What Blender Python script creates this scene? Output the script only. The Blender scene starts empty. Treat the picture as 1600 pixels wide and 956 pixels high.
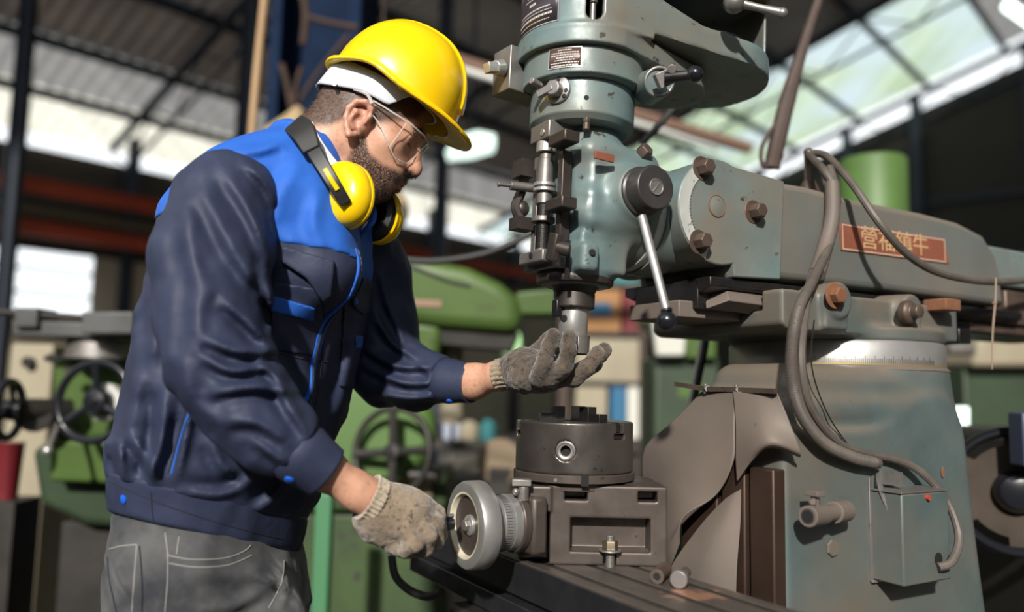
import bpy, math, random
import numpy as np
from mathutils import Vector, Matrix

# ---------------------------------------------------------------- camera, light, exposure
SC = bpy.context.scene
COL = SC.collection
FPX = 1250.0                                  # focal length in pixels of the 1600 px wide frame
PITCH = math.atan(127 / FPX)                  # looking slightly up
CAMH = 1.10
CP, SP = math.cos(PITCH), math.sin(PITCH)
ROLL = math.radians(1.2); CR, SR = math.cos(ROLL), math.sin(ROLL)
cd = bpy.data.cameras.new('camera')
cam = bpy.data.objects.new('camera', cd); COL.objects.link(cam)
cam.location = (0, 0, CAMH); cam.matrix_world = Matrix.Translation((0, 0, CAMH)) @ Matrix.Rotation(math.pi/2 + PITCH, 4, 'X') @ Matrix.Rotation(ROLL, 4, 'Z')
cd.sensor_width = 36; cd.sensor_fit = 'HORIZONTAL'; cd.lens = 36 * FPX / 1600
cd.clip_start = .02; cd.clip_end = 200
cd.dof.use_dof = True; cd.dof.focus_distance = 1.30; cd.dof.aperture_fstop = 28.1 / 22.0
SC.camera = cam
SC.view_settings.view_transform = 'Standard'; SC.view_settings.look = 'None'
SC.view_settings.gamma = 1; SC.view_settings.use_curve_mapping = False
SC.view_settings.exposure = 0.12
SC.cycles.use_denoising = True
SC.cycles.max_bounces = 8; SC.cycles.transparent_max_bounces = 12
SC.cycles.sample_clamp_indirect = 6
wd = bpy.data.worlds.new('sky'); SC.world = wd; wd.use_nodes = True
wb = wd.node_tree.nodes['Background']; wb.inputs[0].default_value = (.93, .97, 1, 1); wb.inputs[1].default_value = 1.35
sd = bpy.data.lights.new('sun', 'SUN'); sun = bpy.data.objects.new('sun', sd); COL.objects.link(sun)
sd.energy = 5.0; sd.angle = math.radians(2.2); sd.color = (1, .95, .87)
SUN_DIR = Vector((.15, .85, -.48)).normalized()      # the way the light travels
sun.rotation_euler = SUN_DIR.to_track_quat('-Z', 'Y').to_euler(); sun.location = (-4, -5, 9)

# ---------------------------------------------------------------- places
def W(px, py, d):
    """world point at depth d (m) seen at frame point px, py"""
    x = (px - 800) / FPX * d; u = (478 - py) / FPX * d
    x, u = x*CR - u*SR, x*SR + u*CR
    return Vector((x, d * CP - u * SP, CAMH + d * SP + u * CP))
ANG = math.radians(30); MC = Vector((.648, 1.611, 0))   # the milling machine stands turned by 30 degrees
CA, SA = math.cos(ANG), math.sin(ANG)
def w2m(w):
    x, y = w[0] - MC[0], w[1] - MC[1]
    return Vector((CA * x + SA * y, -SA * x + CA * y, w[2]))
def PX(w):
    """frame point and depth of a world point"""
    x, y, z = w[0], w[1], w[2] - CAMH; d = y*CP + z*SP; u = -y*SP + z*CP
    x, u = x*CR + u*SR, -x*SR + u*CR
    return 800 + FPX*x/d, 478 - FPX*u/d, d
def GZ(px, py, z):
    """world point seen at px, py on the level z"""
    o = Vector((0, 0, CAMH)); v = W(px, py, 1.0) - o; return o + v*((z - CAMH)/v[2])
def m2w(m): return Vector((MC[0] + CA * m[0] - SA * m[1], MC[1] + SA * m[0] + CA * m[1], m[2]))
CAMM = w2m((0, 0, CAMH))
def RS(px, py, v, axis=1):
    """machine-space point on the plane axis = v"""
    d = w2m(W(px, py, 1.0)) - CAMM
    return CAMM + d * ((v - CAMM[axis]) / d[axis])

# ---------------------------------------------------------------- objects
def link(o): COL.objects.link(o); return o
def tag(o, label=None, cat=None, group=None, kind=None):
    if label: o['label'] = label
    if cat: o['category'] = cat
    if group: o['group'] = group
    if kind: o['kind'] = kind
    return o
def empty(name, loc=(0, 0, 0), rz=0, label=None, cat=None, group=None):
    o = link(bpy.data.objects.new(name, None)); o.location = loc; o.rotation_euler = (0, 0, rz)
    o.empty_display_size = .1
    return tag(o, label, cat, group)
def frame(o, z):
    """matrix turning local z to the direction z at point o"""
    return Matrix.Translation(Vector(o)) @ Vector(z).to_track_quat('Z', 'Y').to_matrix().to_4x4()

WORLD = set()                                  # empties whose parts are modelled in world space
class MB:
    """collects shapes for ONE mesh object"""
    def __init__(s): s.v = []; s.f = []
    def add(s, vs, fs, M=None):
        n = len(s.v)
        s.v += [tuple(M @ Vector(p)) if M is not None else tuple(p) for p in vs]
        s.f += [tuple(i + n for i in f) for f in fs]; return s
    def box(s, lo, hi, M=None):
        x0, y0, z0 = lo; x1, y1, z1 = hi
        return s.add([(x0,y0,z0),(x1,y0,z0),(x1,y1,z0),(x0,y1,z0),(x0,y0,z1),(x1,y0,z1),(x1,y1,z1),(x0,y1,z1)],
              [(3,2,1,0),(4,5,6,7),(0,1,5,4),(1,2,6,5),(2,3,7,6),(3,0,4,7)], M)
    def lathe(s, prof, M=None, n=48, cap=True):
        vs, fs = [], []
        for r, z in prof:
            for i in range(n):
                a = 2 * math.pi * i / n; vs.append((r * math.cos(a), r * math.sin(a), z))
        for k in range(len(prof) - 1):
            for i in range(n):
                j = (i + 1) % n; fs.append((k*n+i, k*n+j, (k+1)*n+j, (k+1)*n+i))
        if cap:
            fs.append(tuple(range(n - 1, -1, -1))); fs.append(tuple((len(prof)-1)*n + i for i in range(n)))
        return s.add(vs, fs, M)
    def cyl(s, a, b, r, r2=None, n=24):
        a, b = Vector(a), Vector(b); L = (b - a).length
        return s.lathe([(r, 0), (r if r2 is None else r2, L)], frame(a, b - a), n)
    def hexbolt(s, a, d, r, h, washer=0):
        M = frame(a, d)
        if washer: s.lathe([(r*1.5, 0), (r*1.5, washer)], M, 24)
        s.lathe([(r, washer), (r, washer + h*.86), (r*.86, washer + h)], M, 6); return s
    def sphere(s, c, r, n=24, sc=(1, 1, 1), M=None):
        prof = [(max(1e-5, math.sin(math.pi*k/(n//2)))*r, -math.cos(math.pi*k/(n//2))*r) for k in range(n//2 + 1)]
        T = Matrix.Translation(Vector(c)) @ Matrix.Diagonal((sc[0], sc[1], sc[2], 1))
        return s.lathe(prof, (M @ T) if M is not None else T, n)
    def prism(s, pts, vec, hole=None):
        """polygon of 3-D points extruded by vec"""
        n = len(pts); vec = Vector(vec); P = [Vector(p) for p in pts]
        s.add(P + [p + vec for p in P], [tuple(range(n - 1, -1, -1)), tuple(range(n, 2*n))] +
              [(i, (i+1) % n, n + (i+1) % n, n + i) for i in range(n)]); return s
    def tube(s, pts, r, n=10, smooth=8, cap=True):
        P = spline([Vector(p) for p in pts], smooth) if smooth else [Vector(p) for p in pts]
        m = len(P); rs = r if hasattr(r, '__len__') else None
        vs, fs = [], []; up = None
        for k, p in enumerate(P):
            t = (P[min(k+1, m-1)] - P[max(k-1, 0)]).normalized()
            if up is None: up = t.orthogonal().normalized()
            up = (up - t * up.dot(t)).normalized(); w = t.cross(up)
            rr = r if rs is None else np.interp(k/(m-1), np.linspace(0, 1, len(rs)), rs)
            for i in range(n):
                a = 2*math.pi*i/n; vs.append(p + (up*math.cos(a) + w*math.sin(a))*rr)
        for k in range(m - 1):
            for i in range(n):
                j = (i+1) % n; fs.append((k*n+i, k*n+j, (k+1)*n+j, (k+1)*n+i))
        if cap: fs += [tuple(range(n-1, -1, -1)), tuple((m-1)*n+i for i in range(n))]
        return s.add(vs, fs)
    def ring(s, M, R, r, n=48, k=12, sc=1.0):
        vs, fs = [], []
        for i in range(n):
            a = 2*math.pi*i/n
            for j in range(k):
                b = 2*math.pi*j/k; q = R + r*math.cos(b)
                vs.append((q*math.cos(a), q*math.sin(a), r*sc*math.sin(b)))
        for i in range(n):
            for j in range(k):
                fs.append((i*k+j, ((i+1) % n)*k+j, ((i+1) % n)*k+(j+1) % k, i*k+(j+1) % k))
        return s.add(vs, fs, M)
    def build(s, name, mat, parent=None, bevel=0, smooth=35, seg=2):
        me = bpy.data.meshes.new(name); me.from_pydata(s.v, [], s.f)
        return finish(name, me, mat, parent, bevel, smooth, seg)
def finish(name, me, mat, parent=None, bevel=0, smooth=35, seg=2):
    o = bpy.data.objects.new(name, me); link(o)
    if parent is not None:
        o.parent = parent
        if parent.name in WORLD: o.matrix_parent_inverse = parent.matrix_basis.inverted()
    elif len(me.vertices):                                   # a thing of one mesh gets its origin at its base
        n = len(me.vertices); co = np.empty(n*3); me.vertices.foreach_get('co', co); co = co.reshape(-1, 3)
        lo, hi = co.min(0), co.max(0); org = np.array([(lo[0]+hi[0])/2, (lo[1]+hi[1])/2, lo[2]])
        me.vertices.foreach_set('co', (co - org).ravel()); o.location = org
    me.materials.append(mat)
    import bmesh
    bm = bmesh.new(); bm.from_mesh(me); bmesh.ops.recalc_face_normals(bm, faces=bm.faces); bm.to_mesh(me); bm.free()
    if smooth:
        me.shade_smooth()
        if smooth < 180: me.set_sharp_from_angle(angle=math.radians(smooth))
    if bevel:
        m = o.modifiers.new('bevel', 'BEVEL'); m.width = bevel; m.segments = seg; m.limit_method = 'ANGLE'
        m.angle_limit = math.radians(40); m.harden_normals = False
    return o
def spline(P, k):
    out = []
    for i in range(len(P) - 1):
        p0 = P[max(i-1, 0)]; p1 = P[i]; p2 = P[i+1]; p3 = P[min(i+2, len(P)-1)]
        for j in range(k):
            t = j / k
            out.append(.5*((2*p1) + (p2-p0)*t + (2*p0-5*p1+4*p2-p3)*t*t + (3*p1-p0-3*p2+p3)*t**3))
    out.append(P[-1]); return out
def text_mesh(body, size, name, mat, parent, M, depth=.0004, align='CENTER'):
    cu = bpy.data.curves.new(name, 'FONT'); cu.body = body; cu.size = size; cu.extrude = depth
    cu.align_x = align; cu.align_y = 'CENTER'
    o = bpy.data.objects.new(name, cu); link(o)
    bpy.context.view_layer.update()
    me = bpy.data.meshes.new_from_object(o.evaluated_get(bpy.context.evaluated_depsgraph_get()))
    bpy.data.objects.remove(o)
    me.transform(M); me.materials.clear(); me.name = name
    return finish(name, me, mat, parent, 0, 0)

# ---------------------------------------------------------------- solid sculpting on a distance grid
class SDF:
    def __init__(s, lo, hi, h):
        s.lo = np.array(lo, np.float32); s.h = h
        s.n = np.ceil((np.array(hi) - s.lo)/h).astype(int) + 1
        s.d = np.full(s.n, 1.0, np.float32)
    def sub(s, lo, hi):
        a = np.clip(np.floor((np.array(lo) - s.lo)/s.h).astype(int), 0, s.n)
        b = np.clip(np.ceil((np.array(hi) - s.lo)/s.h).astype(int) + 1, 0, s.n)
        sl = tuple(slice(a[i], b[i]) for i in range(3))
        ax = [s.lo[i] + s.h*np.arange(a[i], b[i], dtype=np.float32) for i in range(3)]
        return sl, np.meshgrid(*ax, indexing='ij', sparse=True)
    def all(s): return s.sub(s.lo, s.lo + s.h*(s.n - 1))
    def put(s, fn, lo, hi, k=.01, op='u'):
        m = k + 3*s.h
        sl, g = s.sub(np.array(lo) - m, np.array(hi) + m)
        if min(s.d[sl].shape) == 0: return s
        e = fn(*g).astype(np.float32); d = s.d[sl]
        if op == 'u': s.d[sl] = smin(d, e, k)
        elif op == 's': s.d[sl] = -smin(-d, e, k)
        return s
    def intersect(s, fn, k=.004):
        sl, g = s.all(); s.d = -smin(-s.d, -fn(*g).astype(np.float32), k); return s
    def ball(s, c, r, k=.01, op='u'):
        c = np.array(c); r = np.array([r]*3 if np.isscalar(r) else r)
        def fn(X, Y, Z):
            q = np.sqrt(((X-c[0])/r[0])**2 + ((Y-c[1])/r[1])**2 + ((Z-c[2])/r[2])**2)
            g = np.sqrt(((X-c[0])/r[0]**2)**2 + ((Y-c[1])/r[1]**2)**2 + ((Z-c[2])/r[2]**2)**2) + 1e-9
            return q*(q-1)/g
        return s.put(fn, c - r, c + r, k, op)
    def ell(s, c, r, R, k=.01, op='u'):
        """ellipsoid turned by the 3x3 matrix R (columns are its axes)"""
        c = np.array(c); R = np.array(R); r = np.array(r)
        def fn(X, Y, Z):
            U = [(X-c[0])*R[0][i] + (Y-c[1])*R[1][i] + (Z-c[2])*R[2][i] for i in range(3)]
            q = np.sqrt(sum((U[i]/r[i])**2 for i in range(3)))
            g = np.sqrt(sum((U[i]/r[i]**2)**2 for i in range(3))) + 1e-9
            return q*(q-1)/g
        m = max(r); return s.put(fn, c - m, c + m, k, op)
    def cap(s, a, b, ra, rb=None, k=.01, op='u'):
        a = np.array(a, float); b = np.array(b, float); rb = ra if rb is None else rb
        ab = b - a; L2 = float(ab @ ab) + 1e-12
        def fn(X, Y, Z):
            t = np.clip(((X-a[0])*ab[0] + (Y-a[1])*ab[1] + (Z-a[2])*ab[2])/L2, 0, 1)
            return np.sqrt((X-a[0]-t*ab[0])**2 + (Y-a[1]-t*ab[1])**2 + (Z-a[2]-t*ab[2])**2) - (ra + (rb-ra)*t)
        m = max(ra, rb); return s.put(fn, np.minimum(a, b) - m, np.maximum(a, b) + m, k, op)
    def chain(s, pts, rs, k=.01, op='u'):
        for i in range(len(pts) - 1): s.cap(pts[i], pts[i+1], rs[i], rs[i+1], k, op)
        return s
    def box(s, c, half, R=None, rd=.004, k=.01, op='u'):
        c = np.array(c); half = np.array(half); R = np.eye(3) if R is None else np.array(R)
        def fn(X, Y, Z):
            q = [np.abs((X-c[0])*R[0][i] + (Y-c[1])*R[1][i] + (Z-c[2])*R[2][i]) - (half[i]-rd) for i in range(3)]
            o = np.sqrt(sum(np.maximum(t, 0)**2 for t in q))
            return o + np.minimum(np.maximum(np.maximum(q[0], q[1]), q[2]), 0) - rd
        m = np.abs(R) @ half; return s.put(fn, c - m, c + m, k, op)
    def tubecyl(s, a, b, ra, rb=None, rd=.004, k=.01, op='u'):
        """flat-ended (tapered) cylinder with rounded rims"""
        a = np.array(a, float); b = np.array(b, float); rb = ra if rb is None else rb
        L = np.linalg.norm(b-a); u = (b-a)/L
        def fn(X, Y, Z):
            t = (X-a[0])*u[0] + (Y-a[1])*u[1] + (Z-a[2])*u[2]
            q2 = (X-a[0])**2 + (Y-a[1])**2 + (Z-a[2])**2 - t*t
            rr = ra + (rb-ra)*np.clip(t/L, 0, 1)
            p = np.sqrt(np.maximum(q2, 0)) - rr + rd; q = np.abs(t - L/2) - L/2 + rd
            return np.sqrt(np.maximum(p, 0)**2 + np.maximum(q, 0)**2) + np.minimum(np.maximum(p, q), 0) - rd
        m = max(ra, rb); return s.put(fn, np.minimum(a, b) - m, np.maximum(a, b) + m, k, op)
    def copy(s):
        t = SDF.__new__(SDF); t.lo, t.h, t.n, t.d = s.lo, s.h, s.n, s.d.copy(); return t
    def mesh(s, name, whole=False):
        v, f = surface_nets(s.d); v = v*s.h + s.lo
        if whole:                                            # keep the largest connected piece
            lab = np.arange(len(v))
            while True:
                m = lab[f].min(1); new = lab.copy(); np.minimum.at(new, f.ravel(), np.repeat(m, 4)); new = new[new]
                if (new == lab).all(): break
                lab = new
            k = np.bincount(lab).argmax(); f = f[lab[f[:, 0]] == k]; u = np.unique(f); re_ = np.zeros(len(v), int); re_[u] = np.arange(len(u)); v = v[u]; f = re_[f]
        me = bpy.data.meshes.new(name); n, m = len(v), len(f)
        me.vertices.add(n); me.vertices.foreach_set('co', v.astype(np.float32).ravel())
        me.loops.add(m*4); me.loops.foreach_set('vertex_index', f.astype(np.int32).ravel())
        me.polygons.add(m); me.polygons.foreach_set('loop_start', np.arange(0, m*4, 4, dtype=np.int32))
        me.update(calc_edges=True); me.validate(); return me
    def build(s, name, mat, parent=None, smooth=180, relax=0, whole=False):
        o = finish(name, s.mesh(name, whole), mat, parent, 0, smooth)
        if relax:
            m = o.modifiers.new('smooth', 'SMOOTH'); m.iterations = relax; m.factor = .5
        return o
def smin(a, b, k):
    if k <= 0: return np.minimum(a, b)
    h = np.maximum(k - np.abs(a-b), 0)/k
    return np.minimum(a, b) - h*h*k*.25
def surface_nets(d):
    neg = d < 0; nx, ny, nz = d.shape
    cnt = np.zeros((nx-1, ny-1, nz-1), np.int8)
    for i in (0, 1):
        for j in (0, 1):
            for k in (0, 1): cnt += neg[i:nx-1+i, j:ny-1+j, k:nz-1+k]
    act = (cnt > 0) & (cnt < 8); idx = np.full(act.shape, -1, np.int64); c = np.argwhere(act); idx[act] = np.arange(len(c))
    acc = np.zeros((len(c), 3)); num = np.zeros(len(c))
    corners = [(i, j, k) for i in (0, 1) for j in (0, 1) for k in (0, 1)]
    for a in corners:
        for ax in range(3):
            if a[ax]: continue
            b = list(a); b[ax] = 1
            da = d[c[:, 0]+a[0], c[:, 1]+a[1], c[:, 2]+a[2]]; db = d[c[:, 0]+b[0], c[:, 1]+b[1], c[:, 2]+b[2]]
            m = (da < 0) != (db < 0); t = np.where(m, da/np.where(m, da-db, 1), 0); t = np.clip(t, 0, 1)
            p = np.array(a, float)[None, :].repeat(len(c), 0); p[:, ax] += t
            acc += p*m[:, None]; num += m
    v = c + acc/np.maximum(num, 1)[:, None]
    F = []
    for ax in range(3):
        o = [i for i in range(3) if i != ax]
        sl0 = [slice(1, -1)]*3; sl1 = [slice(1, -1)]*3
        sl0[ax] = slice(0, -1); sl1[ax] = slice(1, None)
        A, B = neg[tuple(sl0)], neg[tuple(sl1)]
        e = np.argwhere(A != B)
        if len(e) == 0: continue
        flip = A[tuple(e.T)]
        base = e.copy(); base[:, o[0]] += 1; base[:, o[1]] += 1
        q = []
        for da, db in ((0, 0), (1, 0), (1, 1), (0, 1)):
            t = base.copy(); t[:, o[0]] -= da; t[:, o[1]] -= db
            q.append(idx[t[:, 0], t[:, 1], t[:, 2]])
        q = np.stack(q, 1)
        if ax == 1: flip = ~flip
        q[~flip] = q[~flip][:, ::-1]; F.append(q)
    F = np.concatenate(F); return v, F[(F >= 0).all(1)]
_rng = np.random.RandomState(7)
def noise3(shape, cells):
    """smooth value noise on a grid, cells = lattice counts"""
    L = _rng.rand(*[c + 3 for c in cells]).astype(np.float32)*2 - 1
    for ax in range(3):
        n, c = shape[ax], cells[ax]; t = np.linspace(0, c, n); i = np.floor(t).astype(int); f = (t - i); f = f*f*(3-2*f)
        a = np.take(L, i, ax); b = np.take(L, i+1, ax); sh = [1, 1, 1]; sh[ax] = n; f = f.reshape(sh).astype(np.float32)
        L = a + (b-a)*f
    return L
def rot(axis, deg): return np.array(Matrix.Rotation(math.radians(deg), 3, axis))

# ---------------------------------------------------------------- materials
def new_mat(name):
    m = bpy.data.materials.new(name); m.use_nodes = True; nt = m.node_tree
    return m, nt, nt.nodes['Principled BSDF']
def nd(nt, t, **kw):
    n = nt.nodes.new(t)
    for k, v in kw.items(): setattr(n, k, v)
    return n
def noise(nt, scale, detail=4, rough=.55, coord='Object', stretch=None):
    tc = nd(nt, 'ShaderNodeTexCoord'); n = nd(nt, 'ShaderNodeTexNoise')
    n.inputs['Scale'].default_value = scale; n.inputs['Detail'].default_value = detail; n.inputs['Roughness'].default_value = rough
    src = tc.outputs[coord]
    if stretch:
        mp = nd(nt, 'ShaderNodeMapping'); mp.inputs['Scale'].default_value = stretch
        nt.links.new(src, mp.inputs[0]); src = mp.outputs[0]
    nt.links.new(src, n.inputs['Vector']); return n.outputs['Fac']
def ramp(nt, src, a, b, inv=False):
    r = nd(nt, 'ShaderNodeMapRange'); r.clamp = True
    r.inputs[1].default_value = a; r.inputs[2].default_value = b
    r.inputs[3].default_value = 1.0 if inv else 0.0; r.inputs[4].default_value = 0.0 if inv else 1.0
    nt.links.new(src, r.inputs[0]); return r.outputs[0]
def mix(nt, fac, a, b):
    m = nd(nt, 'ShaderNodeMix', data_type='RGBA')
    for sock, v in ((0, fac), (6, a), (7, b)):
        if hasattr(v, 'is_linked') or hasattr(v, 'links'): nt.links.new(v, m.inputs[sock])
        elif sock == 0: m.inputs[0].default_value = v
        else: m.inputs[sock].default_value = (*v, 1)
    return m.outputs[2]
def mul(nt, a, b):
    m = nd(nt, 'ShaderNodeMath', operation='MULTIPLY')
    for i, v in enumerate((a, b)):
        if hasattr(v, 'links'): nt.links.new(v, m.inputs[i])
        else: m.inputs[i].default_value = v
    return m.outputs[0]
def bump(nt, bs, src, strength, dist):
    b = nd(nt, 'ShaderNodeBump'); b.inputs['Strength'].default_value = strength; b.inputs['Distance'].default_value = dist
    nt.links.new(src, b.inputs['Height']); nt.links.new(b.outputs[0], bs.inputs['Normal']); return b
def surface(name, col, col2=None, scale=8, up=None, rough=.5, metal=0, spots=None, spot_scale=40, spot_amt=.66, bumps=(60, .2, .001),
            rough2=None, dust=None, stretch=None, lo=.35, hi=.65, spec=None):
    """worn paint or metal: two tones, specks of a third colour, dust that settled in patches, fine unevenness"""
    m, nt, bs = new_mat(name)
    c = col
    n = noise(nt, scale, 5, .6, stretch=stretch)
    if col2 is not None: c = mix(nt, ramp(nt, n, lo, hi), col, col2)
    if dust is not None: c = mix(nt, mul(nt, ramp(nt, noise(nt, scale*.45, 3, .6), .42, .66), dust[3]), c, dust[:3])
    if up is not None:                                        # dust lying on the faces that look up
        gn = nd(nt, 'ShaderNodeNewGeometry'); sx_ = nd(nt, 'ShaderNodeSeparateXYZ'); nt.links.new(gn.outputs['Normal'], sx_.inputs[0])
        c = mix(nt, mul(nt, ramp(nt, sx_.outputs[2], .05, .7), up[3]), c, up[:3])
    if spots is not None: c = mix(nt, ramp(nt, noise(nt, spot_scale, 4, .65), spot_amt, spot_amt + .05), c, spots)
    if hasattr(c, 'links'): nt.links.new(c, bs.inputs['Base Color'])
    else: bs.inputs['Base Color'].default_value = (*c, 1)
    bs.inputs['Metallic'].default_value = metal
    if spec is not None: bs.inputs['Specular IOR Level'].default_value = spec
    if rough2 is not None:
        r = nd(nt, 'ShaderNodeMapRange'); r.inputs[1].default_value = .35; r.inputs[2].default_value = .65
        r.inputs[3].default_value = rough; r.inputs[4].default_value = rough2
        nt.links.new(noise(nt, scale*2.3, 4), r.inputs[0]); nt.links.new(r.outputs[0], bs.inputs['Roughness'])
    else: bs.inputs['Roughness'].default_value = rough
    if bumps: bump(nt, bs, noise(nt, bumps[0], 4), bumps[1], bumps[2])
    return m
def plain(name, col, rough=.5, metal=0): return surface(name, col, None, rough=rough, metal=metal, bumps=None)
def glow(name, col, strength):
    m, nt, bs = new_mat(name); bs.inputs['Base Color'].default_value = (*col, 1)
    bs.inputs['Emission Color'].default_value = (*col, 1); bs.inputs['Emission Strength'].default_value = strength
    return m
def cloth(name, col, col2, scale=1800, rough=.8, fold=None, sheen=.25):
    """woven cotton: fine twill in the surface, slow change of tone"""
    m, nt, bs = new_mat(name)
    c = mix(nt, ramp(nt, noise(nt, 14, 4), .35, .65), col, col2)
    nt.links.new(c, bs.inputs['Base Color']); bs.inputs['Roughness'].default_value = rough
    bs.inputs['Sheen Weight'].default_value = sheen; bs.inputs['Sheen Roughness'].default_value = .4
    bs.inputs['Specular IOR Level'].default_value = .3
    h = noise(nt, fold or 40, 5, .5)
    b = bump(nt, bs, h, .35, .004)
    b2 = nd(nt, 'ShaderNodeBump'); b2.inputs['Strength'].default_value = .25; b2.inputs['Distance'].default_value = .0006
    nt.links.new(noise(nt, scale, 2), b2.inputs['Height']); nt.links.new(b2.outputs[0], b.inputs['Normal'])
    return m
# ---------------------------------------------------------------- palette
M = {}
M['roof'] = surface('weathered_roof_sheet', (.46, .44, .43), (.60, .57, .55), 1.5, None, .6, .1, spots=(.20, .11, .07), spot_scale=3, spot_amt=.7, bumps=None)
M['steel'] = surface('dark_blue_steel', (.012, .018, .032), (.022, .03, .045), 3, None, .6, .2, bumps=None)
M['brownwall'] = surface('brown_wall_sheet', (.014, .011, .008), (.022, .017, .012), .8, None, .8, bumps=None)
M['beige'] = surface('beige_panel', (.42, .37, .28), (.33, .29, .22), 1.2, None, .7, bumps=None)
M['orange'] = surface('orange_crane_paint', (.42, .065, .022), (.30, .045, .016), 2, None, .6, bumps=None)
M['floor'] = surface('oily_concrete', (.10, .09, .075), (.16, .14, .12), 1.4, None, .55, spots=(.04, .036, .03), spot_scale=4, spot_amt=.6)
M['bluebeam'] = surface('blue_column_paint', (.010, .022, .055), (.007, .014, .032), 3, None, .85, bumps=None, spec=.08)
def sheet_translucent(name, col, through, streak=None):
    m, nt, bs = new_mat(name); out = nt.nodes['Material Output']; nt.nodes.remove(bs)
    t = nd(nt, 'ShaderNodeBsdfTranslucent'); g = nd(nt, 'ShaderNodeBsdfTransparent'); d = nd(nt, 'ShaderNodeBsdfDiffuse')
    tc = nd(nt, 'ShaderNodeTexCoord'); mp = nd(nt, 'ShaderNodeMapping'); mp.inputs['Rotation'].default_value = (0, 0, -math.atan2(.736, .677)); mp.inputs['Scale'].default_value = (3.2, .12, .12)
    n_ = nd(nt, 'ShaderNodeTexNoise'); n_.inputs['Scale'].default_value = 1.0; n_.inputs['Detail'].default_value = 4
    nt.links.new(tc.outputs['Object'], mp.inputs[0]); nt.links.new(mp.outputs[0], n_.inputs['Vector'])
    c = mix(nt, ramp(nt, n_.outputs['Fac'], .36, .64), col, streak or tuple(x*.72 for x in col))
    c2 = mix(nt, ramp(nt, noise(nt, .35, 2), .45, .6), c, (.62, .72, .74)) if streak else c; c = c2
    for n in (t, d): nt.links.new(c, n.inputs['Color'])
    nt.links.new(c, g.inputs['Color'])
    a = nd(nt, 'ShaderNodeMixShader'); a.inputs[0].default_value = .35; nt.links.new(t.outputs[0], a.inputs[1]); nt.links.new(d.outputs[0], a.inputs[2])
    b = nd(nt, 'ShaderNodeMixShader'); b.inputs[0].default_value = through; nt.links.new(a.outputs[0], b.inputs[1]); nt.links.new(g.outputs[0], b.inputs[2])
    nt.links.new(b.outputs[0], out.inputs[0]); return m
M['clear_roof'] = sheet_translucent('green_white_skylight_sheet', (.66, .78, .56), .30, (.40, .50, .33))
M['cream_roof'] = sheet_translucent('cream_skylight_sheet', (.95, .90, .76), .45)
M['dull_roof'] = sheet_translucent('dull_skylight_sheet', (.30, .29, .28), .04)
M['tube'] = glow('lit_tube', (.85, 1, .96), 3.0)
M['lamp_white'] = glow('lamp_diffuser', (.80, 1, .90), 1.3)
M['wood'] = surface('bamboo', (.46, .30, .16), (.36, .22, .11), 12, None, .6, stretch=(1, 1, .1))
M['straw'] = surface('dry_straw', (.40, .30, .17), (.28, .2, .1), 20, None, .8, bumps=(120, .5, .004))
M['black'] = plain('black_plastic', (.012, .012, .013), .42)
M['rubber'] = plain('black_rubber', (.016, .015, .014), .6)

# ---------------------------------------------------------------- the hall
BU = Vector((.677, .736, 0)); BV = Vector((.736, -.677, 0)); BC = Vector((2.0, 21.9, 0))
def H(a, b, z): return BC - BU*a + BV*b + Vector((0, 0, z))       # a: along the eaves wall, b: in from it
def roofz(b): return 5.0 + .29*b if b <= 15 else 5.0 + .29*(30 - b)
def bar(name, p, q, w, h, mat, parent=None):
    p, q = Vector(p), Vector(q); x = (q-p).normalized(); y = Vector((0, 0, 1)).cross(x)
    if y.length < .01: y = BV.copy()
    y.normalize(); z = x.cross(y); mb = MB()
    mb.box((0, -w/2, -h/2), ((q-p).length, w/2, h/2), Matrix.Translation(p) @ Matrix((x, y, z)).transposed().to_4x4())
    return mb.build(name, mat, parent)
def struct(o): o['kind'] = 'structure'; return o
def panel(name, pts, mat, th=.06):
    P = [Vector(p) for p in pts]; n = (P[1]-P[0]).cross(P[2]-P[0]).normalized()*th
    return struct(MB().prism(P, n).build(name, mat))
AL = 21.0                                                         # unseen near end, left open above to let the sun in
struct(MB().box((-30, -12, -.1), (30, 34, 0)).build('floor', M['floor']))
def wall_strip(name, a0, a1, z0, z1, mat): return panel(name, [H(a0, 0, z0), H(a1, 0, z0), H(a1, 0, z1), H(a0, 0, z1)], mat, -.06)
aw0, aw1 = 12.75, 14.6                                            # window in the eaves wall
wall_strip('wall_left', -.06, AL, 3.0, 4.55, M['brownwall'])
wall_strip('wall_left', -.06, AL, 0, 2.0, M['beige'])
wall_strip('wall_left', -.06, aw0, 2.0, 3.0, M['beige'])
wall_strip('wall_left', aw1, AL, 2.0, 3.0, M['beige'])
for zz in (2.02, 2.36, 2.72): struct(bar('window_1', H(aw0, 0, zz), H(aw1, 0, zz), .05, .04, M['steel']))
P_ = [H(0, b, 0) for b in (0, 15, 30)]
panel('wall_far', [H(0, 0, 0), H(0, 30, 0), H(0, 30, 4.5), H(0, 15, 8.75), H(0, 0, 4.5)], M['brownwall'], .06)
panel('wall_right', [H(0, 30, 0), H(AL, 30, 0), H(AL, 30, 4.6), H(0, 30, 4.6)], M['brownwall'])
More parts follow.
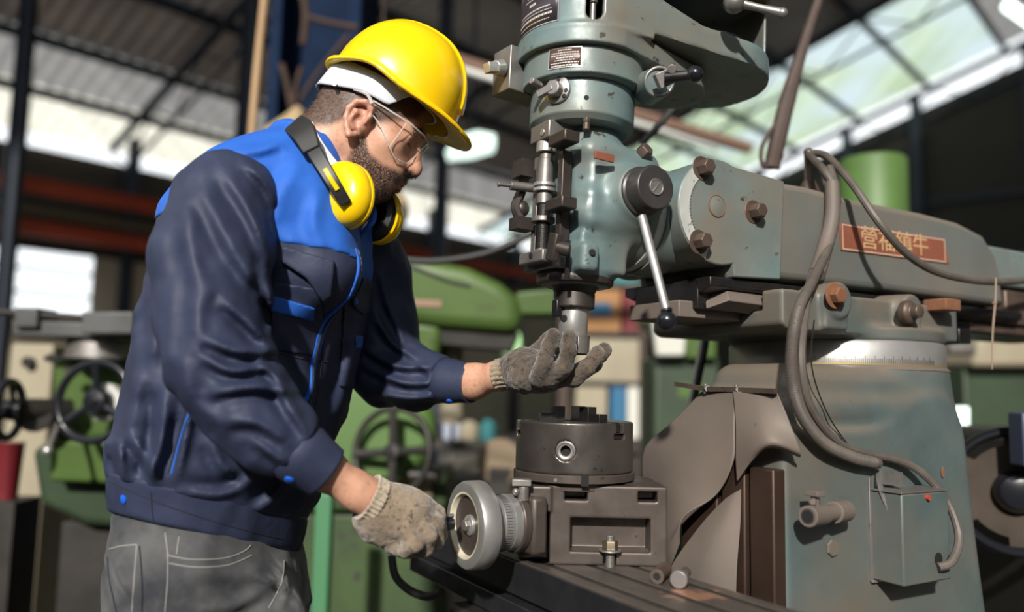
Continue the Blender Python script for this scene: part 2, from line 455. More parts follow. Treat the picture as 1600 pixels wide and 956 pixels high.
# unseen near wall added to cut the sky fill, left open above for the sun
panel('fill_blocking_wall', [H(AL, 0, 0), H(AL, 30, 0), H(AL, 30, 3.1), H(AL, 0, 3.1)], M['beige'], .06)
def roof(name, a0, a1, b0, b1, mat, step=.05):
    na = max(2, int((a1-a0)/step)); mb = MB(); vs, fs = [], []
    for i in range(na + 1):
        a = a0 + (a1-a0)*i/na; dz = .022*math.sin(2*math.pi*a/.22)
        for b in (b0, b1): vs.append(H(a, b, roofz(b) + dz))
    for i in range(na): fs.append((2*i, 2*i+1, 2*i+3, 2*i+2))
    return struct(mb.add(vs, fs).build(name, mat, smooth=80))
roof('ceiling', 3.9, AL, 2.0, 15, M['roof']); roof('ceiling', 3.9, AL, .85, 2.0, M['dull_roof']); roof('ceiling', 3.9, AL, -.4, .85, M['cream_roof'])
roof('ceiling', 0, 3.9, -.4, 10.2, M['clear_roof']); roof('ceiling', 0, 3.9, 10.2, 15, M['dull_roof']); roof('ceiling', 0, AL, 15, 30.4, M['roof'])
for b in (.85, 2.0, 3.4, 4.7, 6.0, 7.4, 8.8, 10.2, 11.7, 13.2):
    struct(bar('roof_purlin', H(-.2, b, roofz(b) - .10), H(AL, b, roofz(b) - .10), .07, .13, M['steel']))
for a in (.1, 4.2, 8.4, 12.6, 16.8):
    struct(bar('roof_rafter', H(a, 0, roofz(0) - .22), H(a, 15, roofz(15) - .22), .07, .12, M['steel']))
    mb = MB()
    for k in range(10):                                            # lattice under the rafter
        b0, b1 = k*1.5, k*1.5 + .75
        mb.tube([H(a, b0, roofz(b0) - .3), H(a, b1, roofz(b1) - .85)],   .016, 6, 0); mb.tube([H(a, b1, roofz(b1) - .85), H(a, b0 + 1.5, roofz(b0 + 1.5) - .3)], .016, 6, 0)
    mb.tube([H(a, .3, roofz(.3) - .85), H(a, 14.9, roofz(14.9) - .85)], .03, 6, 0)
    struct(mb.build('roof_truss', M['steel']))
for a in (.2, 3, 5.8, 8.4, 10.4, 12.3, 14.75, 17):
    struct(bar('wall_post', H(a, .16, 0), H(a, .16, 5.0), .16, .16, M['steel']))
for b in (2.6, 5.2, 7.2, 8.6, 10.6, 13):
    struct(bar('wall_post', H(.16, b, 0), H(.16, b, roofz(b) - .2), .18, .16, M['steel']))
for z in (2.5, 3.8, 5.0): struct(bar('wall_girt', H(.1, .3, z), H(.1, 14, z), .06, .08, M['steel']))
def post(name, px, d, w, mat, top=5.6):
    p = W(px, 500, d); mb = MB(); x, y = p[0], p[1]
    mb.box((x-w/2, y-w*.6, 0), (x-w/2+w*.12, y+w*.6, top)); mb.box((x+w/2-w*.12, y-w*.6, 0), (x+w/2, y+w*.6, top)); mb.box((x-w/2, y-w*.06, 0), (x+w/2, y+w*.06, top))
    return struct(mb.build(name, mat))
post('steel_column', 366, 8.6, .15, M['steel'], 6.3); post('steel_column', 3, 8.0, .12, M['steel'], 6.0)
post('steel_column', 684, 9.5, .16, M['steel'], 6.6); post('steel_column', 492, 4.6, .50, M['bluebeam'], 7.2)
# ---------------------------------------------------------------- the milling machine (all parts in its own turned space)
M['paint'] = surface('blue_green_machine_paint', (.165, .228, .225), (.115, .17, .175), 9, None, .30, .12, spots=(.055, .045, .038), spot_scale=42, spot_amt=.635, dust=(.20, .16, .12, .75), rough2=.55)
M['paintdust'] = surface('dusty_machine_paint', (.098, .128, .126), (.068, .097, .098), 6, (.17, .14, .11, .9), .40, .1, spots=(.045, .035, .03), spot_scale=38, spot_amt=.68, dust=(.15, .12, .09, .8), rough2=.62)
M['iron'] = surface('oiled_cast_iron', (.075, .066, .060), (.115, .098, .088), 14, None, .36, .75, spots=(.028, .024, .02), spot_scale=60, rough2=.5)
M['rustiron'] = surface('brown_steel', (.10, .072, .058), (.15, .108, .086), 20, None, .5, .55, spots=(.05, .028, .018), spot_scale=60)
M['bracket'] = surface('dark_brown_steel', (.058, .047, .042), (.085, .07, .062), 20, None, .42, .6, spots=(.03, .02, .015), spot_scale=60)
M['rust'] = surface('orange_rust', (.24, .105, .05), (.16, .065, .035), 26, None, .8, .1)
M['steel2'] = surface('bright_steel', (.56, .55, .53), (.42, .41, .40), 12, None, .30, .72, rough2=.4, spots=(.16, .13, .11), spot_scale=50, spot_amt=.7)
M['dullsteel'] = surface('dull_steel', (.32, .30, .285), (.22, .205, .19), 16, None, .38, .7, spots=(.08, .06, .05), spot_scale=60, rough2=.5)
M['darksteel'] = surface('dark_steel', (.045, .043, .045), (.075, .07, .07), 18, None, .32, .85, rough2=.45)
M['ballblack'] = plain('black_bakelite', (.011, .012, .016), .22)
M['scale'] = surface('white_scale', (.55, .56, .53), (.42, .42, .39), 18, None, .5, .2, spots=(.16, .1, .07), spot_scale=40, spot_amt=.62)
M['hole'] = plain('dark_hole', (.006, .006, .006), .8)
M['blackin'] = surface('sooty_inside', (.010, .010, .010), None, rough=.75)
M['dustrubber'] = surface('dusty_rubber_sheet', (.105, .086, .074), (.135, .11, .094), 7, None, .62, 0, spots=(.05, .042, .036), spot_scale=26, spot_amt=.7, dust=(.17, .135, .11, .7), bumps=(90, .25, .001))
M['conduit'] = surface('dusty_conduit', (.085, .072, .062), (.125, .105, .09), 18, None, .55, .1)
M['plateblack'] = plain('printed_black_plate', (.055, .045, .055), .4, .3)
M['platebrown'] = plain('printed_brown_plate', (.12, .075, .06), .4, .3)
M['mark'] = plain('plate_lettering', (.55, .5, .48), .5)
M['redplate'] = surface('red_brown_plate', (.30, .10, .06), (.22, .075, .045), 16, None, .5, .2)
M['ochre'] = plain('worn_yellow_letter', (.50, .33, .17), .6)
M['table'] = surface('table_iron', (.095, .080, .070), (.13, .11, .095), 11, None, .42, .4, spots=(.36, .19, .12), spot_scale=7, spot_amt=.60, rough2=.5)
M['slotshade'] = surface('dark_slot_shade', (.018, .015, .013), (.03, .025, .022), 30, None, .6)
M['tableside'] = surface('table_side_iron', (.045, .047, .055), (.065, .064, .068), 14, None, .3, .7, rough2=.45)

mill = empty('milling_machine', MC, ANG, 'blue-green knee milling machine with round-topped column, ram and vertical spindle head', 'milling machine')
def mp(px, py, my): return RS(px, py, my, 1)

# column: round cone at the back merging into a square front, cut flat on the near side
g = SDF((-.44, -.24, .0), (.34, .30, 1.18), .006)
g.tubecyl((0, 0, -.02), (0, 0, 1.16), .318, .206, .004, .01)
g.box((-.17, -.10, .5), (.222, .130, .545), None, .03, .08)
g.box((-.16, -.10, 1.075), (.214, .112, .035), None, .035, .02)
g.box((-.15, -.10, 1.10), (.200, .100, .05), None, .04, .01)
g.intersect(lambda X, Y, Z: -(Y + .2155) + 0*X + 0*Z, .003)
g.intersect(lambda X, Y, Z: (X - .10 - (1.16 - Z)*.135 + 0*Y)*.98 - np.maximum(0, Y + .12)*.8, .02)
g.intersect(lambda X, Y, Z: Z - 1.152 + 0*X + 0*Y, .006)
col_ = g.build('column', M['paintdust'], mill)
mb = MB()
for y0, y1 in ((-.213, -.165), (-.155, -.105), (-.095, -.01)): mb.box((-.412, y0, .30), (-.385, y1, .985))
mb.build('dovetail_way', surface('dark_oily_way', (.05, .032, .024), (.075, .046, .034), 9, None, .35, .5), mill, .003)
mb = MB(); mb.box((-.39, -.213, .955), (.10, .21, .965)); 
# pipe fitting on the column
p0, p1 = mp(1262, 807, -.262), mp(1318, 798, -.24)
mb = MB(); mb.cyl(p0, p1, .0125, .0125); mb.cyl(p0, p0 + (p1-p0)*.42, .0155); mb.cyl(p0 + (p1-p0)*.7, p1 + (p1-p0)*.06, .0165); mb.cyl(p1, p1 + Vector((.0, .03, 0)), .011)
pf = mb.build('pipe_fitting', M['dustrubber'], mill, .001)
mb = MB(); a = p0 + (p1-p0)*.2; mb.cyl(a, a + Vector((0, 0, .032)), .006); mb.box((-.012, -.004, .016), (.012, .004, .024), Matrix.Translation(a) @ Matrix.Rotation(.4, 4, 'Z')); mb.box((-.009, -.012, .028), (.009, .012, .036), Matrix.Translation(a)); mb.build('valve_handle', M['dustrubber'], pf, .001)
mb = MB(); mb.cyl(p0 - (p1-p0)*.005, p0 + (p1-p0)*.02, .009); mb.build('bore', M['hole'], pf)
mb = MB(); q = mp(1301, 856, -.217); mb.lathe([(.014, 0), (.0125, .003)], frame(q, (0, -1, 0)), 7); mb.build('chipped_patch', M['dustrubber'], mill)
mb = MB(); q = mp(1473, 738, -.2175); mb.lathe([(.0045, 0), (.004, .0012)], frame(q, (0, -1, 0)) @ Matrix.Diagonal((1, 2.2, 1, 1)), 9); mb.build('paint_chip', M['rust'], mill)
# electrical box on the near face
def rect(px0, py0, px1, py1, my): a, b = mp(px0, py0, my), mp(px1, py1, my); return min(a[0], b[0]), max(a[0], b[0]), min(a[2], b[2]), max(a[2], b[2])
x0, x1, z0, z1 = rect(1409, 772, 1486, 905, -.272)
mb = MB(); mb.box((x0, -.272, z0), (x1, -.214, z1)); ebox = mb.build('junction_box', M['paintdust'], mill, .003)
mb = MB(); mb.box((x0-.003, -.2735, z1), (x1+.003, -.212, z1+.003)); mb.box((x0-.006, -.219, z0-.004), (x0, -.214, z1+.02)); mb.box((x0-.006, -.222, z0-.004), (x1, -.214, z0)); mb.build('box_flange', M['dullsteel'], ebox, .0006)
mb = MB(); q = mp(1449, 777, -.2735); mb.lathe([(.0045, 0), (.0045, .006)], frame(q + Vector((0, .002, 0)), (0, -1, 0)), 16); mb.build('red_pilot_screw', plain('red_screw', (.40, .06, .03), .4), ebox)
mb = MB(); q = mp(1466, 873, -.2722); mb.lathe([(.010, 0), (.010, .001)], frame(q, (0, -1, 0)), 20); mb.build('cable_hole', M['hole'], ebox)
mb = MB(); a, b = mp(1383, 735, -.222), mp(1386, 760, -.24); mb.tube([mp(1372, 735, -.22), mp(1376, 765, -.235), mp(1408, 850, -.262)], [.004, .004, .001], 6); mb.box((a[0], -.25, b[2]), (a[0]+.005, -.215, a[2])); mb.build('bracket', M['dullsteel'], ebox)

# graduated swivel ring
ring = MB().lathe([(.196, 1.148), (.2015, 1.153), (.2015, 1.192), (.198, 1.197)], None, 96).build('swivel_ring', surface('ring_steel', (.40, .39, .38), (.32, .31, .30), 12, None, .42, .6), mill)
mb = MB()
for k in range(-46, 40):
    a = math.radians(238 + k*.95); hgt = .014 if k % 5 == 0 else .009
    mb.box((.2014, -.00035, 1.1545), (.2019, .00035, 1.1545 + hgt), Matrix.Rotation(a, 4, 'Z'))
mb.build('graduation', M['darksteel'], ring, 0, 0)
mb = MB().lathe([(.2018, 1.1530), (.2018, 1.1565)], None, 96, False).build('brass_line', plain('brass_line', (.45, .36, .18), .4, .6), ring)
MB().lathe([(.2085, 1.145), (.2005, 1.154)], None, 96).build('dust_lip', M['dustrubber'], mill)

# turret saddle that carries the ram
g = SDF((-.36, -.21, 1.18), (.22, .21, 1.30), .003)
g.tubecyl((0, 0, 1.196), (0, 0, 1.222), .197, None, .006, .01)
g.box((-.085, 0, 1.238), (.245, .163, .034), None, .006, .014)
for (px, py) in ((1300, 470), (1413, 487)):
    q = mp(px, py, -.165); g.tubecyl(q + Vector((0, .10, 0)), q + Vector((0, -.018, 0)), .036, .031, .005, .016); g.box(q + Vector((0, .04, -.02)), (.03, .05, .03), None, .006, .01)
q = mp(1340, 470, -.165); g.cap(q + Vector((0, -.02, 0)), q + Vector((0, -.02, .03)), .018, None, .012, 's')
g.box((0, 0, 1.29), (.5, .118, .052), None, .002, .002, 's')
g.intersect(lambda X, Y, Z: (-.33 - X)*.75 - (Z - 1.20)*.0 + (1.215 - Z)*.9 - .0 + 0*Y, .004)
sad = g.build('turret_saddle', M['paintdust'], mill, 60)
mb = MB(); q = mp(1413, 488, -.185); mb.lathe([(.021, 0), (.021, .012), (.017, .016), (.012, .018), (.012, .03), (.008, .032)], frame(q, (0, -1, 0)), 28); mb.build('clamp_nut', M['rustiron'], sad, .001)
mb = MB(); q = mp(1303, 462, -.185); mb.hexbolt(q, (0, -1, 0), .015, .014, .003); mb.build('clamp_bolt', M['rust'], sad, .0008)
mb = MB(); q = mp(1462, 478, -.165); mb.box((-.024, -.035, -.011), (.024, .01, .011), Matrix.Translation(q)); mb.build('locking_key', M['rust'], sad, .002)
mb = MB(); a = mp(1492, 500, -.13); mb.box((a[0]-.02, -.15, 1.205), (a[0]+.02, .14, 1.235)); mb.build('saddle_strip', M['darksteel'], sad, .002)

# ram
top = [(1224, 284), (1262, 290), (1330, 309), (1440, 331), (1500, 347), (1538, 367), (1558, 400), (1566, 440), (1571, 479)]
pts = [mp(px, py, -.113) for px, py in top] + [mp(1400, 456, -.113), mp(1222, 437, -.113)]
pts = pts + [Vector((-.40, -.113, 1.287)), Vector((-.40, -.113, 1.45))]
M['ram'] = surface('dusty_ram_paint', (.115, .142, .138), (.085, .11, .108), 5, (.20, .165, .13, .95), .45, .1, spots=(.20, .17, .14), spot_scale=30, spot_amt=.70, dust=(.185, .15, .12, .9), rough2=.6)
ram = MB().prism(pts, (0, .226, 0)).build('ram', M['ram'], mill, .014, 30, 4)
mb = MB()
for s in (-1, 1): mb.prism([(-.44, s*.112, 1.288), (-.44, s*.112, 1.272), (-.44, s*.085, 1.262), (-.44, s*.07, 1.288)], (.93, 0, 0))
mb.box((-.44, -.082, 1.236), (.50, .082, 1.287)); mb.build('dovetail_slide', M['darksteel'], ram, .002)
mb = MB()
a, b = mp(1118, 437, -.10), mp(1216, 462, -.10)
mb.prism([(-.405, -.118, 1.250), (-.43, -.09, 1.236), (-.405, -.06, 1.276), (-.392, -.10, 1.272)], (.13, 0, -.004)); mb.box((-.47, -.07, 1.222), (-.33, .06, 1.250)); mb.build('gib_strip', M['dustrubber'], ram, .002)
mb = MB(); mb.box((.36, -.10, 1.345), (.62, .10, 1.43)); mb.build('motor_bracket', M['paint'], ram, .006)
mb = MB(); mb.box((.34, -.085, 1.24), (.80, .085, 1.262)); mb.box((.46, -.095, 1.262), (.80, .095, 1.338)); mb.build('rear_slide', M['rustiron'], ram, .004)
# name plate
A_, B_, C_, D_ = mp(1311, 348, -.1136), mp(1474, 373, -.1136), mp(1482, 412, -.1136), mp(1313, 391, -.1136)
npl = MB().prism([A_, D_, C_, B_], (0, -.0016, 0)).build('name_plate', M['redplate'], ram, .0004)
ex = (B_ - A_).normalized(); ez = Vector((0, -1, 0)).cross(ex) * -1
ez = (A_ - D_); ez = (ez - ex*ez.dot(ex)).normalized()
cen = (A_ + B_ + C_ + D_)/4 + Vector((0, -.0018, 0))
MT = Matrix((ex, ez, ex.cross(ez))).transposed().to_4x4(); MT.translation = cen
text_mesh('營福鎮牛', .047, 'plate_characters', M['ochre'], npl, MT @ Matrix.Translation((-.002, .002, 0)) @ Matrix.Diagonal((1.13, 1.0, 1, 1)), .0002)
mb = MB(); Lx, Lz = (B_ - A_).length/2, (A_ - D_).length/2
for sx, sz, w, h in ((0, 1, Lx, .0012), (0, -1, Lx, .0012), (1, 0, .0012, Lz), (-1, 0, .0012, Lz)):
    mb.box((sx*(Lx-.003)-w*(.98 if w > .01 else 1), sz*(Lz-.003)-h*(.95 if h > .01 else 1), 0), (sx*(Lx-.003)+w*(.98 if w > .01 else 1), sz*(Lz-.003)+h*(.95 if h > .01 else 1), .0004), MT)
mb.build('plate_border', plain('pale_border', (.52, .36, .27), .6), npl, 0, 0)

# knuckle between ram and head
KC = Vector((-.428, -.121, 1.394)); R_ = .0885
arc = [KC + Vector((R_*math.cos(t), 0, R_*math.sin(t))) for t in np.linspace(math.radians(68), math.radians(290), 40)]
pts = arc + [Vector((-.395, -.121, 1.289)), mp(1220, 437, -.121), mp(1226, 283, -.121)]
kn = MB().prism(pts, (0, .242, 0)).build('knuckle', M['paint'], mill, .003, 30)
mb = MB(); n = 48; vs, fs = [], []
for i, t in enumerate(np.linspace(math.radians(112), math.radians(248), n)):
    for r in (.0665, .0875): vs.append(KC + Vector((r*math.cos(t), -.0004, r*math.sin(t))))
for i in range(n-1): fs.append((2*i, 2*i+1, 2*i+3, 2*i+2))
sc_ = mb.add(vs, fs).build('angle_scale', M['scale'], kn, 0, 0); sc_.modifiers.new('t', 'SOLIDIFY').thickness = .0008; sc_.data.flip_normals()
mb = MB()
for t in np.linspace(math.radians(112), math.radians(248), 30): mb.add([KC + Vector(((.0665)*math.cos(t+e), -.001, (.0665)*math.sin(t+e))) if k else KC + Vector((.063*math.cos(t+e), -.001, .063*math.sin(t+e))) for k, e in ((0, -.006), (0, .006), (1, .006), (1, -.006))], [(0, 1, 2, 3)])
mb.build('scale_rim', M['rustiron'], sc_, 0, 0)
for px, py in ((1096, 263), (1091, 378), (1177, 331)):
    q = mp(px, py, -.121); mb = MB(); mb.hexbolt(q, (0, -1, 0), .0135, .020, .0015); mb.build('hex_bolt', M['rustiron'], kn, .0008)
    if px == 1177: MB().lathe([(.021, 0), (.0195, .0012)], frame(q, (0, -1, 0)), 24).build('rust_washer', M['rust'], kn)
q = mp(1120, 322, -.121); MB().lathe([(.0175, 0), (.0175, .001), (.0155, .0018)], frame(q, (0, -1, 0)), 36).build('pivot_plug', M['paint'], kn)
MB().ring(frame(q + Vector((0, -.0008, 0)), (0, -1, 0)), .0178, .0012).build('plug_rim', M['rust'], kn)

# vertical head: local z is the spindle axis, tipped slightly backwards
HM = Matrix.Translation((-.636, -.004, 1.2)) @ Matrix.Rotation(math.radians(2.0), 4, 'Y')
def _py(z): return PX(m2w(HM @ Vector((0, 0, z))))[1]
_zz = np.linspace(-.1, .7, 400); _yy = np.array([_py(z) for z in _zz])
def hz(py): return float(np.interp(-py, -_yy, _zz))
HI = HM.inverted()
def hp(px, py, d): return HI @ w2m(W(px, py, d))                 # head-space point at frame point and depth
def hlathe(name, prof, mat, parent=mill, n=72, bevel=.001): return MB().lathe(prof, HM, n).build(name, mat, parent, bevel)
def hobj(mb, name, mat, parent, bevel=.001, smooth=35):
    mb.v = [tuple(HM @ Vector(p)) for p in mb.v]; return mb.build(name, mat, parent, bevel, smooth)
toc = math.atan2(-1.07, -.73)                                     # bearing of the photographer from the spindle
g = SDF((-.12, -.14, hz(452)), (.17, .12, hz(185)), .0025)
g.tubecyl((0, 0, hz(447)), (0, 0, hz(225)), .052, .052, .006, .01)
g.tubecyl((0, 0, hz(446)), (0, 0, hz(398)), .060, .061, .007, .012)
g.box((.012, -.03, hz(402)), (.046, .034, .032), None, .008, .014)
g.box((.045, -.01, hz(292)), (.072, .062, .062), None, .020, .03)
g.box((.02, -.03, hz(338)), (.05, .045, .03), None, .012, .02)
g.tubecyl((.01, 0, hz(322)), (.115, 0, hz(328)), .078, .088, .008, .03)
g.tubecyl((.05, -.02, hz(311)), (.05, -.102, hz(311)), .052, .042, .006, .02)
g.tubecyl((.015, -.012, hz(255)), (.012, -.006, hz(190)), .050, .046, .006, .018)
g.cap((-.02, -.055, hz(250)), (.08, -.062, hz(258)), .012, .016, .016)
g.cap((-.03, -.05, hz(345)), (.05, -.072, hz(345)), .010, .016, .02)
g.box((-.075, .0, hz(318)), (.032, .032, .088), None, .004, .004, 's')   # channel for the depth stop
g.box((-.06, 0, hz(318)), (.020, .05, .095), None, .003, .003, 's')
q = hp(922, 401, 1.225); g.box(q + Vector((0, .02, 0)), (.0165, .026, .023), None, .010, .006)
me = g.mesh('head_casting'); me.transform(HM); head = finish('head_casting', me, M['paint'], mill, 0, 70)
mb = MB(); q = hp(926, 395, 1.222); mb.cyl(q + Vector((0, 0.01, 0)), q + Vector((-.003, -.004, 0)), .0055); hobj(mb, 'clamp_hole', M['hole'], head)
mb = MB(); mb.box((-.003, 0, -.032), (.003, .004, .03), Matrix.Translation(hp(888, 405, 1.232))); hobj(mb, 'clamp_split', M['hole'], head, 0)
mb = MB()
q = hp(944, 245, 1.235); mb.box((-.018, -.002, -.006), (.018, .002, .006), Matrix.Translation(q)); hobj(mb, 'small_red_plate', M['redplate'], head, .0005)
mb = MB(); q = hp(1002, 242, 1.30); mb.cyl(q + Vector((0, .03, -.02)), q, .008); mb.hexbolt(q, Vector((.1, -.6, .35)), .0125, .017, .0); hobj(mb, 'oil_bolt', M['rustiron'], head, .0008)
mb = MB(); mb.lathe([(.0885, .0), (.0895, .002), (.0895, .014), (.0885, .016)], Matrix.Translation((.098, 0, hz(327))) @ Matrix.Rotation(math.pi/2, 4, 'Y'), 72); swr = hobj(mb, 'head_scale', M['scale'], head)
mb = MB(); mb.lathe([(.094, 0), (.094, .05), (.075, .075)], Matrix.Translation((.113, 0, hz(327))) @ Matrix.Rotation(math.pi/2, 4, 'Y'), 72); hobj(mb, 'swivel_flange', M['paint'], head)
for py in (275, 312):
    mb = MB(); mb.box((-.006, -.003, -.010), (.006, .003, .010), Matrix.Translation(hp(1029 + (py-275)*.25, py, 1.262))); hobj(mb, 'index_tag', M['dullsteel'], swr, .0004)

# spindle, collar and cutter
hlathe('quill', [(.028, hz(470)), (.036, hz(452)), (.045, hz(446)), (.045, hz(440))], M['darksteel'])
spn = hlathe('spindle', [(.0315, hz(483)), (.0335, hz(481)), (.0335, hz(459)), (.0305, hz(456)), (.0305, hz(446))], M['iron'])
mb = MB(); b = toc - math.radians(58)
mb.box((.027, -.008, hz(498)), (.0365, .008, hz(472)), Matrix.Rotation(b, 4, 'Z')); hobj(mb, 'drive_key', M['darksteel'], spn)
ctr = hlathe('tool_holder', [(.0215, hz(535)), (.0235, hz(530)), (.0225, hz(521)), (.0235, hz(519)), (.0235, hz(500)), (.0235, hz(480))], M['steel2'])
mb = MB(); mb.cyl((0, 0, 0), (.0, 0, .0015), .006); mb.v = [tuple(Matrix.Rotation(toc - math.radians(38), 4, 'Z') @ Matrix.Translation((.0230, 0, hz(500))) @ Matrix.Rotation(math.pi/2, 4, 'Y') @ Vector(p)) for p in mb.v]; hobj(mb, 'set_screw', M['hole'], ctr)
cut = MB()
for k in range(4):
    a0 = toc + math.radians(48 + 90*k); vs = []
    for z in (hz(553), hz(526)):
        for r in (.019, .0285):
            for t in np.linspace(-.52, .52, 9): vs.append((r*math.cos(a0+t), r*math.sin(a0+t), z))
    fs = [(18+i, 18+i+1, 27+i+1, 27+i) for i in range(8)] + [(i+1, i, 9+i, 9+i+1) for i in range(8)]
    fs += [(9+i, 27+i, 27+i+1, 10+i) for i in range(8)] + [(i, i+1, 18+i+1, 18+i) for i in range(8)] + [(0, 18, 27, 9), (8, 17, 35, 26)]
    cut.add(vs, fs)
cut.lathe([(.010, hz(540)), (.024, hz(532)), (.0285, hz(528)), (.0285, hz(524)), (.024, hz(523))], None, 48); hobj(cut, 'face_cutter', M['dullsteel'], mill, .0008)

# depth stop in front of the head
X = -.066
stop = MB(); stop.cyl((X, 0, hz(402)), (X, 0, hz(240)), .0105); stop.cyl((X, .0, hz(330)), (X, 0, hz(262)), .0125); stop = hobj(stop, 'stop_rod', M['dullsteel'], mill)
mb = MB()
for zz in np.linspace(hz(398), hz(310), 60): mb.ring(Matrix.Translation((X, 0, zz)), .0107, .0006, 20, 5)
hobj(mb, 'rod_thread', M['darksteel'], stop, 0, 60)
mb = MB(); mb.box((X-.016, -.030, hz(236)), (X+.04, .026, hz(210))); tb = hobj(mb, 'top_block', M['dullsteel'], mill, .002)
mb = MB(); q = Vector((X-.0165, -.012, hz(226))); mb.lathe([(.006, 0), (.006, .0012)], frame(q, (-1, 0, 0)), 20); hobj(mb, 'slot_screw', M['steel2'], tb)
mb = MB(); mb.cyl((X, 0, hz(252)), (X, 0, hz(236)), .0165); hobj(mb, 'top_collar', M['steel2'], stop)
for py in (299, 307): 
    mb = MB(); mb.cyl((X, 0, hz(py+5)), (X, 0, hz(py-1)), .0185); hobj(mb, 'stop_nut', M['steel2'], stop)
mb = MB(); mb.cyl((X, 0, hz(358)), (X, 0, hz(350)), .019); hobj(mb, 'lower_nut', M['dullsteel'], stop)
mb = MB(); mb.box((X-.022, -.038, hz(422)), (X+.05, .034, hz(404))); mb.box((X-.004, -.046, hz(430)), (X+.06, .046, hz(412))); bb = hobj(mb, 'bottom_block', M['dullsteel'], mill, .0025)
mb = MB(); mb.lathe([(.005, 0), (.005, .001)], frame((X-.0225, -.004, hz(411)), (-1, 0, 0)), 16); hobj(mb, 'pin_hole', M['hole'], bb)
mb = MB(); mb.box((X+.004, -.044, hz(398)), (X+.022, -.030, hz(255))); hobj(mb, 'side_rail', M['bracket'], mill, .0015)
mb = MB(); mb.box((X+.002, .026, hz(404)), (X+.02, .040, hz(250))); hobj(mb, 'side_rail', M['dullsteel'], mill, .0015)
for py, ln in ((245, .0), (341, .0)):
    mb = MB(); q = Vector((X-.004, -.060, hz(py))); mb.box((-.014, -.020, -.009), (.014, .028, .009), Matrix.Translation(q)); hobj(mb, 'stop_bracket', M['bracket'], mill, .002)
mb = MB(); q = hp(866, 385, 1.21)
mb.box((-.006, -.01, -.022), (.006, .012, .020), Matrix.Translation(q) @ Matrix.Rotation(.25, 4, 'X')); mb.cyl(q, q + Vector((.02, -.01, -.004)), .011); hobj(mb, 'lock_lever', M['bracket'], mill, .002)
a, b = hp(818, 292, 1.30), hp(780, 288, 1.285); c = a + (b-a)*.55
mb = MB(); mb.cyl(a + (a-b)*.4, c, .0075); mb.cyl(c, b, .003); mb.cyl(b, b + (b-a)*.06, .0045); hobj(mb, 'trip_pin', M['dullsteel'], mill, .0006)
mb = MB()
for (px, py, r) in ((820, 262, .010), (816, 326, .0125), (812, 352, .010)): mb.sphere(hp(px, py, 1.315), r, 14, (1, .8, 1.1))
mb.tube([hp(822, 265, 1.31), hp(814, 300, 1.315), (hp(806, 325, 1.31)), hp(818, 350, 1.31)], .0085, 8); mb.box((-.016, -.01, -.01), (.016, .02, .01), Matrix.Translation(hp(818, 350, 1.305))); mb.box((-.012, -.01, -.014), (.012, .02, .014), Matrix.Translation(hp(820, 264, 1.305))); hobj(mb, 'feed_trip_linkage', M['bracket'], mill, .002)
# hub and quill lever
hubc = Vector((.050, -.104, hz(311)))
hub = MB(); FM = frame(hubc, (-.05, -1, 0)); hub.lathe([(.040, -.012), (.040, .002), (.0355, .005), (.0355, .030), (.033, .034)], FM, 48); hub = hobj(hub, 'lever_hub', surface('worn_black_hub', (.055, .05, .05), (.08, .072, .07), 20, None, .38, .5), mill)
mb = MB(); mb.lathe([(.013, .034), (.013, .0352)], FM, 28); mb.ring(FM @ Matrix.Translation((0, 0, .0352)), .012, .0014, 28, 6); mb.box((-.010, -.0012, .035), (.010, .0012, .0362), FM @ Matrix.Rotation(.9, 4, 'Z')); hobj(mb, 'hub_screw', M['dullsteel'], hub, .0003)
a, b = hp(1003, 338, 1.195), hp(1042, 488, 1.13)
mb = MB(); mb.cyl(a, b, .0068, .0062, 16); lv = hobj(mb, 'quill_lever', M['steel2'], hub)
mb = MB(); mb.sphere(hp(1042, 501, 1.128), .0140, 28); mb.cyl(b, b + (a-b)*.03, .0085); hobj(mb, 'ball_knob', M['ballblack'], lv)

# gear barrel, flange and belt housing above
brl = hlathe('gear_barrel', [(.060, hz(212)), (.078, hz(211)), (.0865, hz(202)), (.0865, hz(150))], M['paint'], bevel=.0015)
fl = hlathe('flange_ring', [(.094, hz(153)), (.1015, hz(150)), (.1015, hz(108))], M['paint'], bevel=.0015)
def onb(r, deg, z): a = toc + math.radians(deg); return Vector((r*math.cos(a), r*math.sin(a), z)), Vector((math.cos(a), math.sin(a), 0))
q, n_ = onb(.0862, -27, hz(170)); FM = frame(q, n_)
mb = MB(); mb.lathe([(.0225, 0), (.0225, .004), (.021, .005)], FM, 36); kp = hobj(mb, 'selector_plate', M['steel2'], mill)
mb = MB(); mb.lathe([(.0125, .005), (.0125, .018), (.011, .02)], FM @ Matrix.Translation((0, -.002, 0)), 28); mb.box((-.028, -.006, .012), (.0, .006, .021), FM @ Matrix.Rotation(.35, 4, 'Z')); mb.cyl(FM @ Vector((-.026, .008, .012)), FM @ Vector((-.030, .009, .034)), .0055); hobj(mb, 'selector_crank', M['dullsteel'], kp)
for dx, dy in ((.003, .016), (.014, -.013), (.017, -.004)):
    mb = MB(); mb.lathe([(.0036, .005), (.0036, .0062)], FM @ Matrix.Translation((dx, dy, 0)), 14); hobj(mb, 'plate_screw', M['darksteel'], kp)
q, n_ = onb(.0866, 4, hz(183)); mb = MB(); mb.lathe([(.004, 0), (.004, .0006)], frame(q, n_), 16); hobj(mb, 'oil_hole', M['hole'], brl)
q, n_ = onb(.075, 6, hz(216)); mb = MB(); mb.hexbolt(q, (0, 0, 1), .007, .008); mb.cyl(q - Vector((0, 0, .012)), q, .006); hobj(mb, 'drain_bolt', M['rustiron'], brl)
g = SDF((-.14, -.17, hz(118)), (.43, .16, hz(118) + .215), .003)
zl = hz(111); BX, BR = .262, .120; NX, NY = -.56, -.82
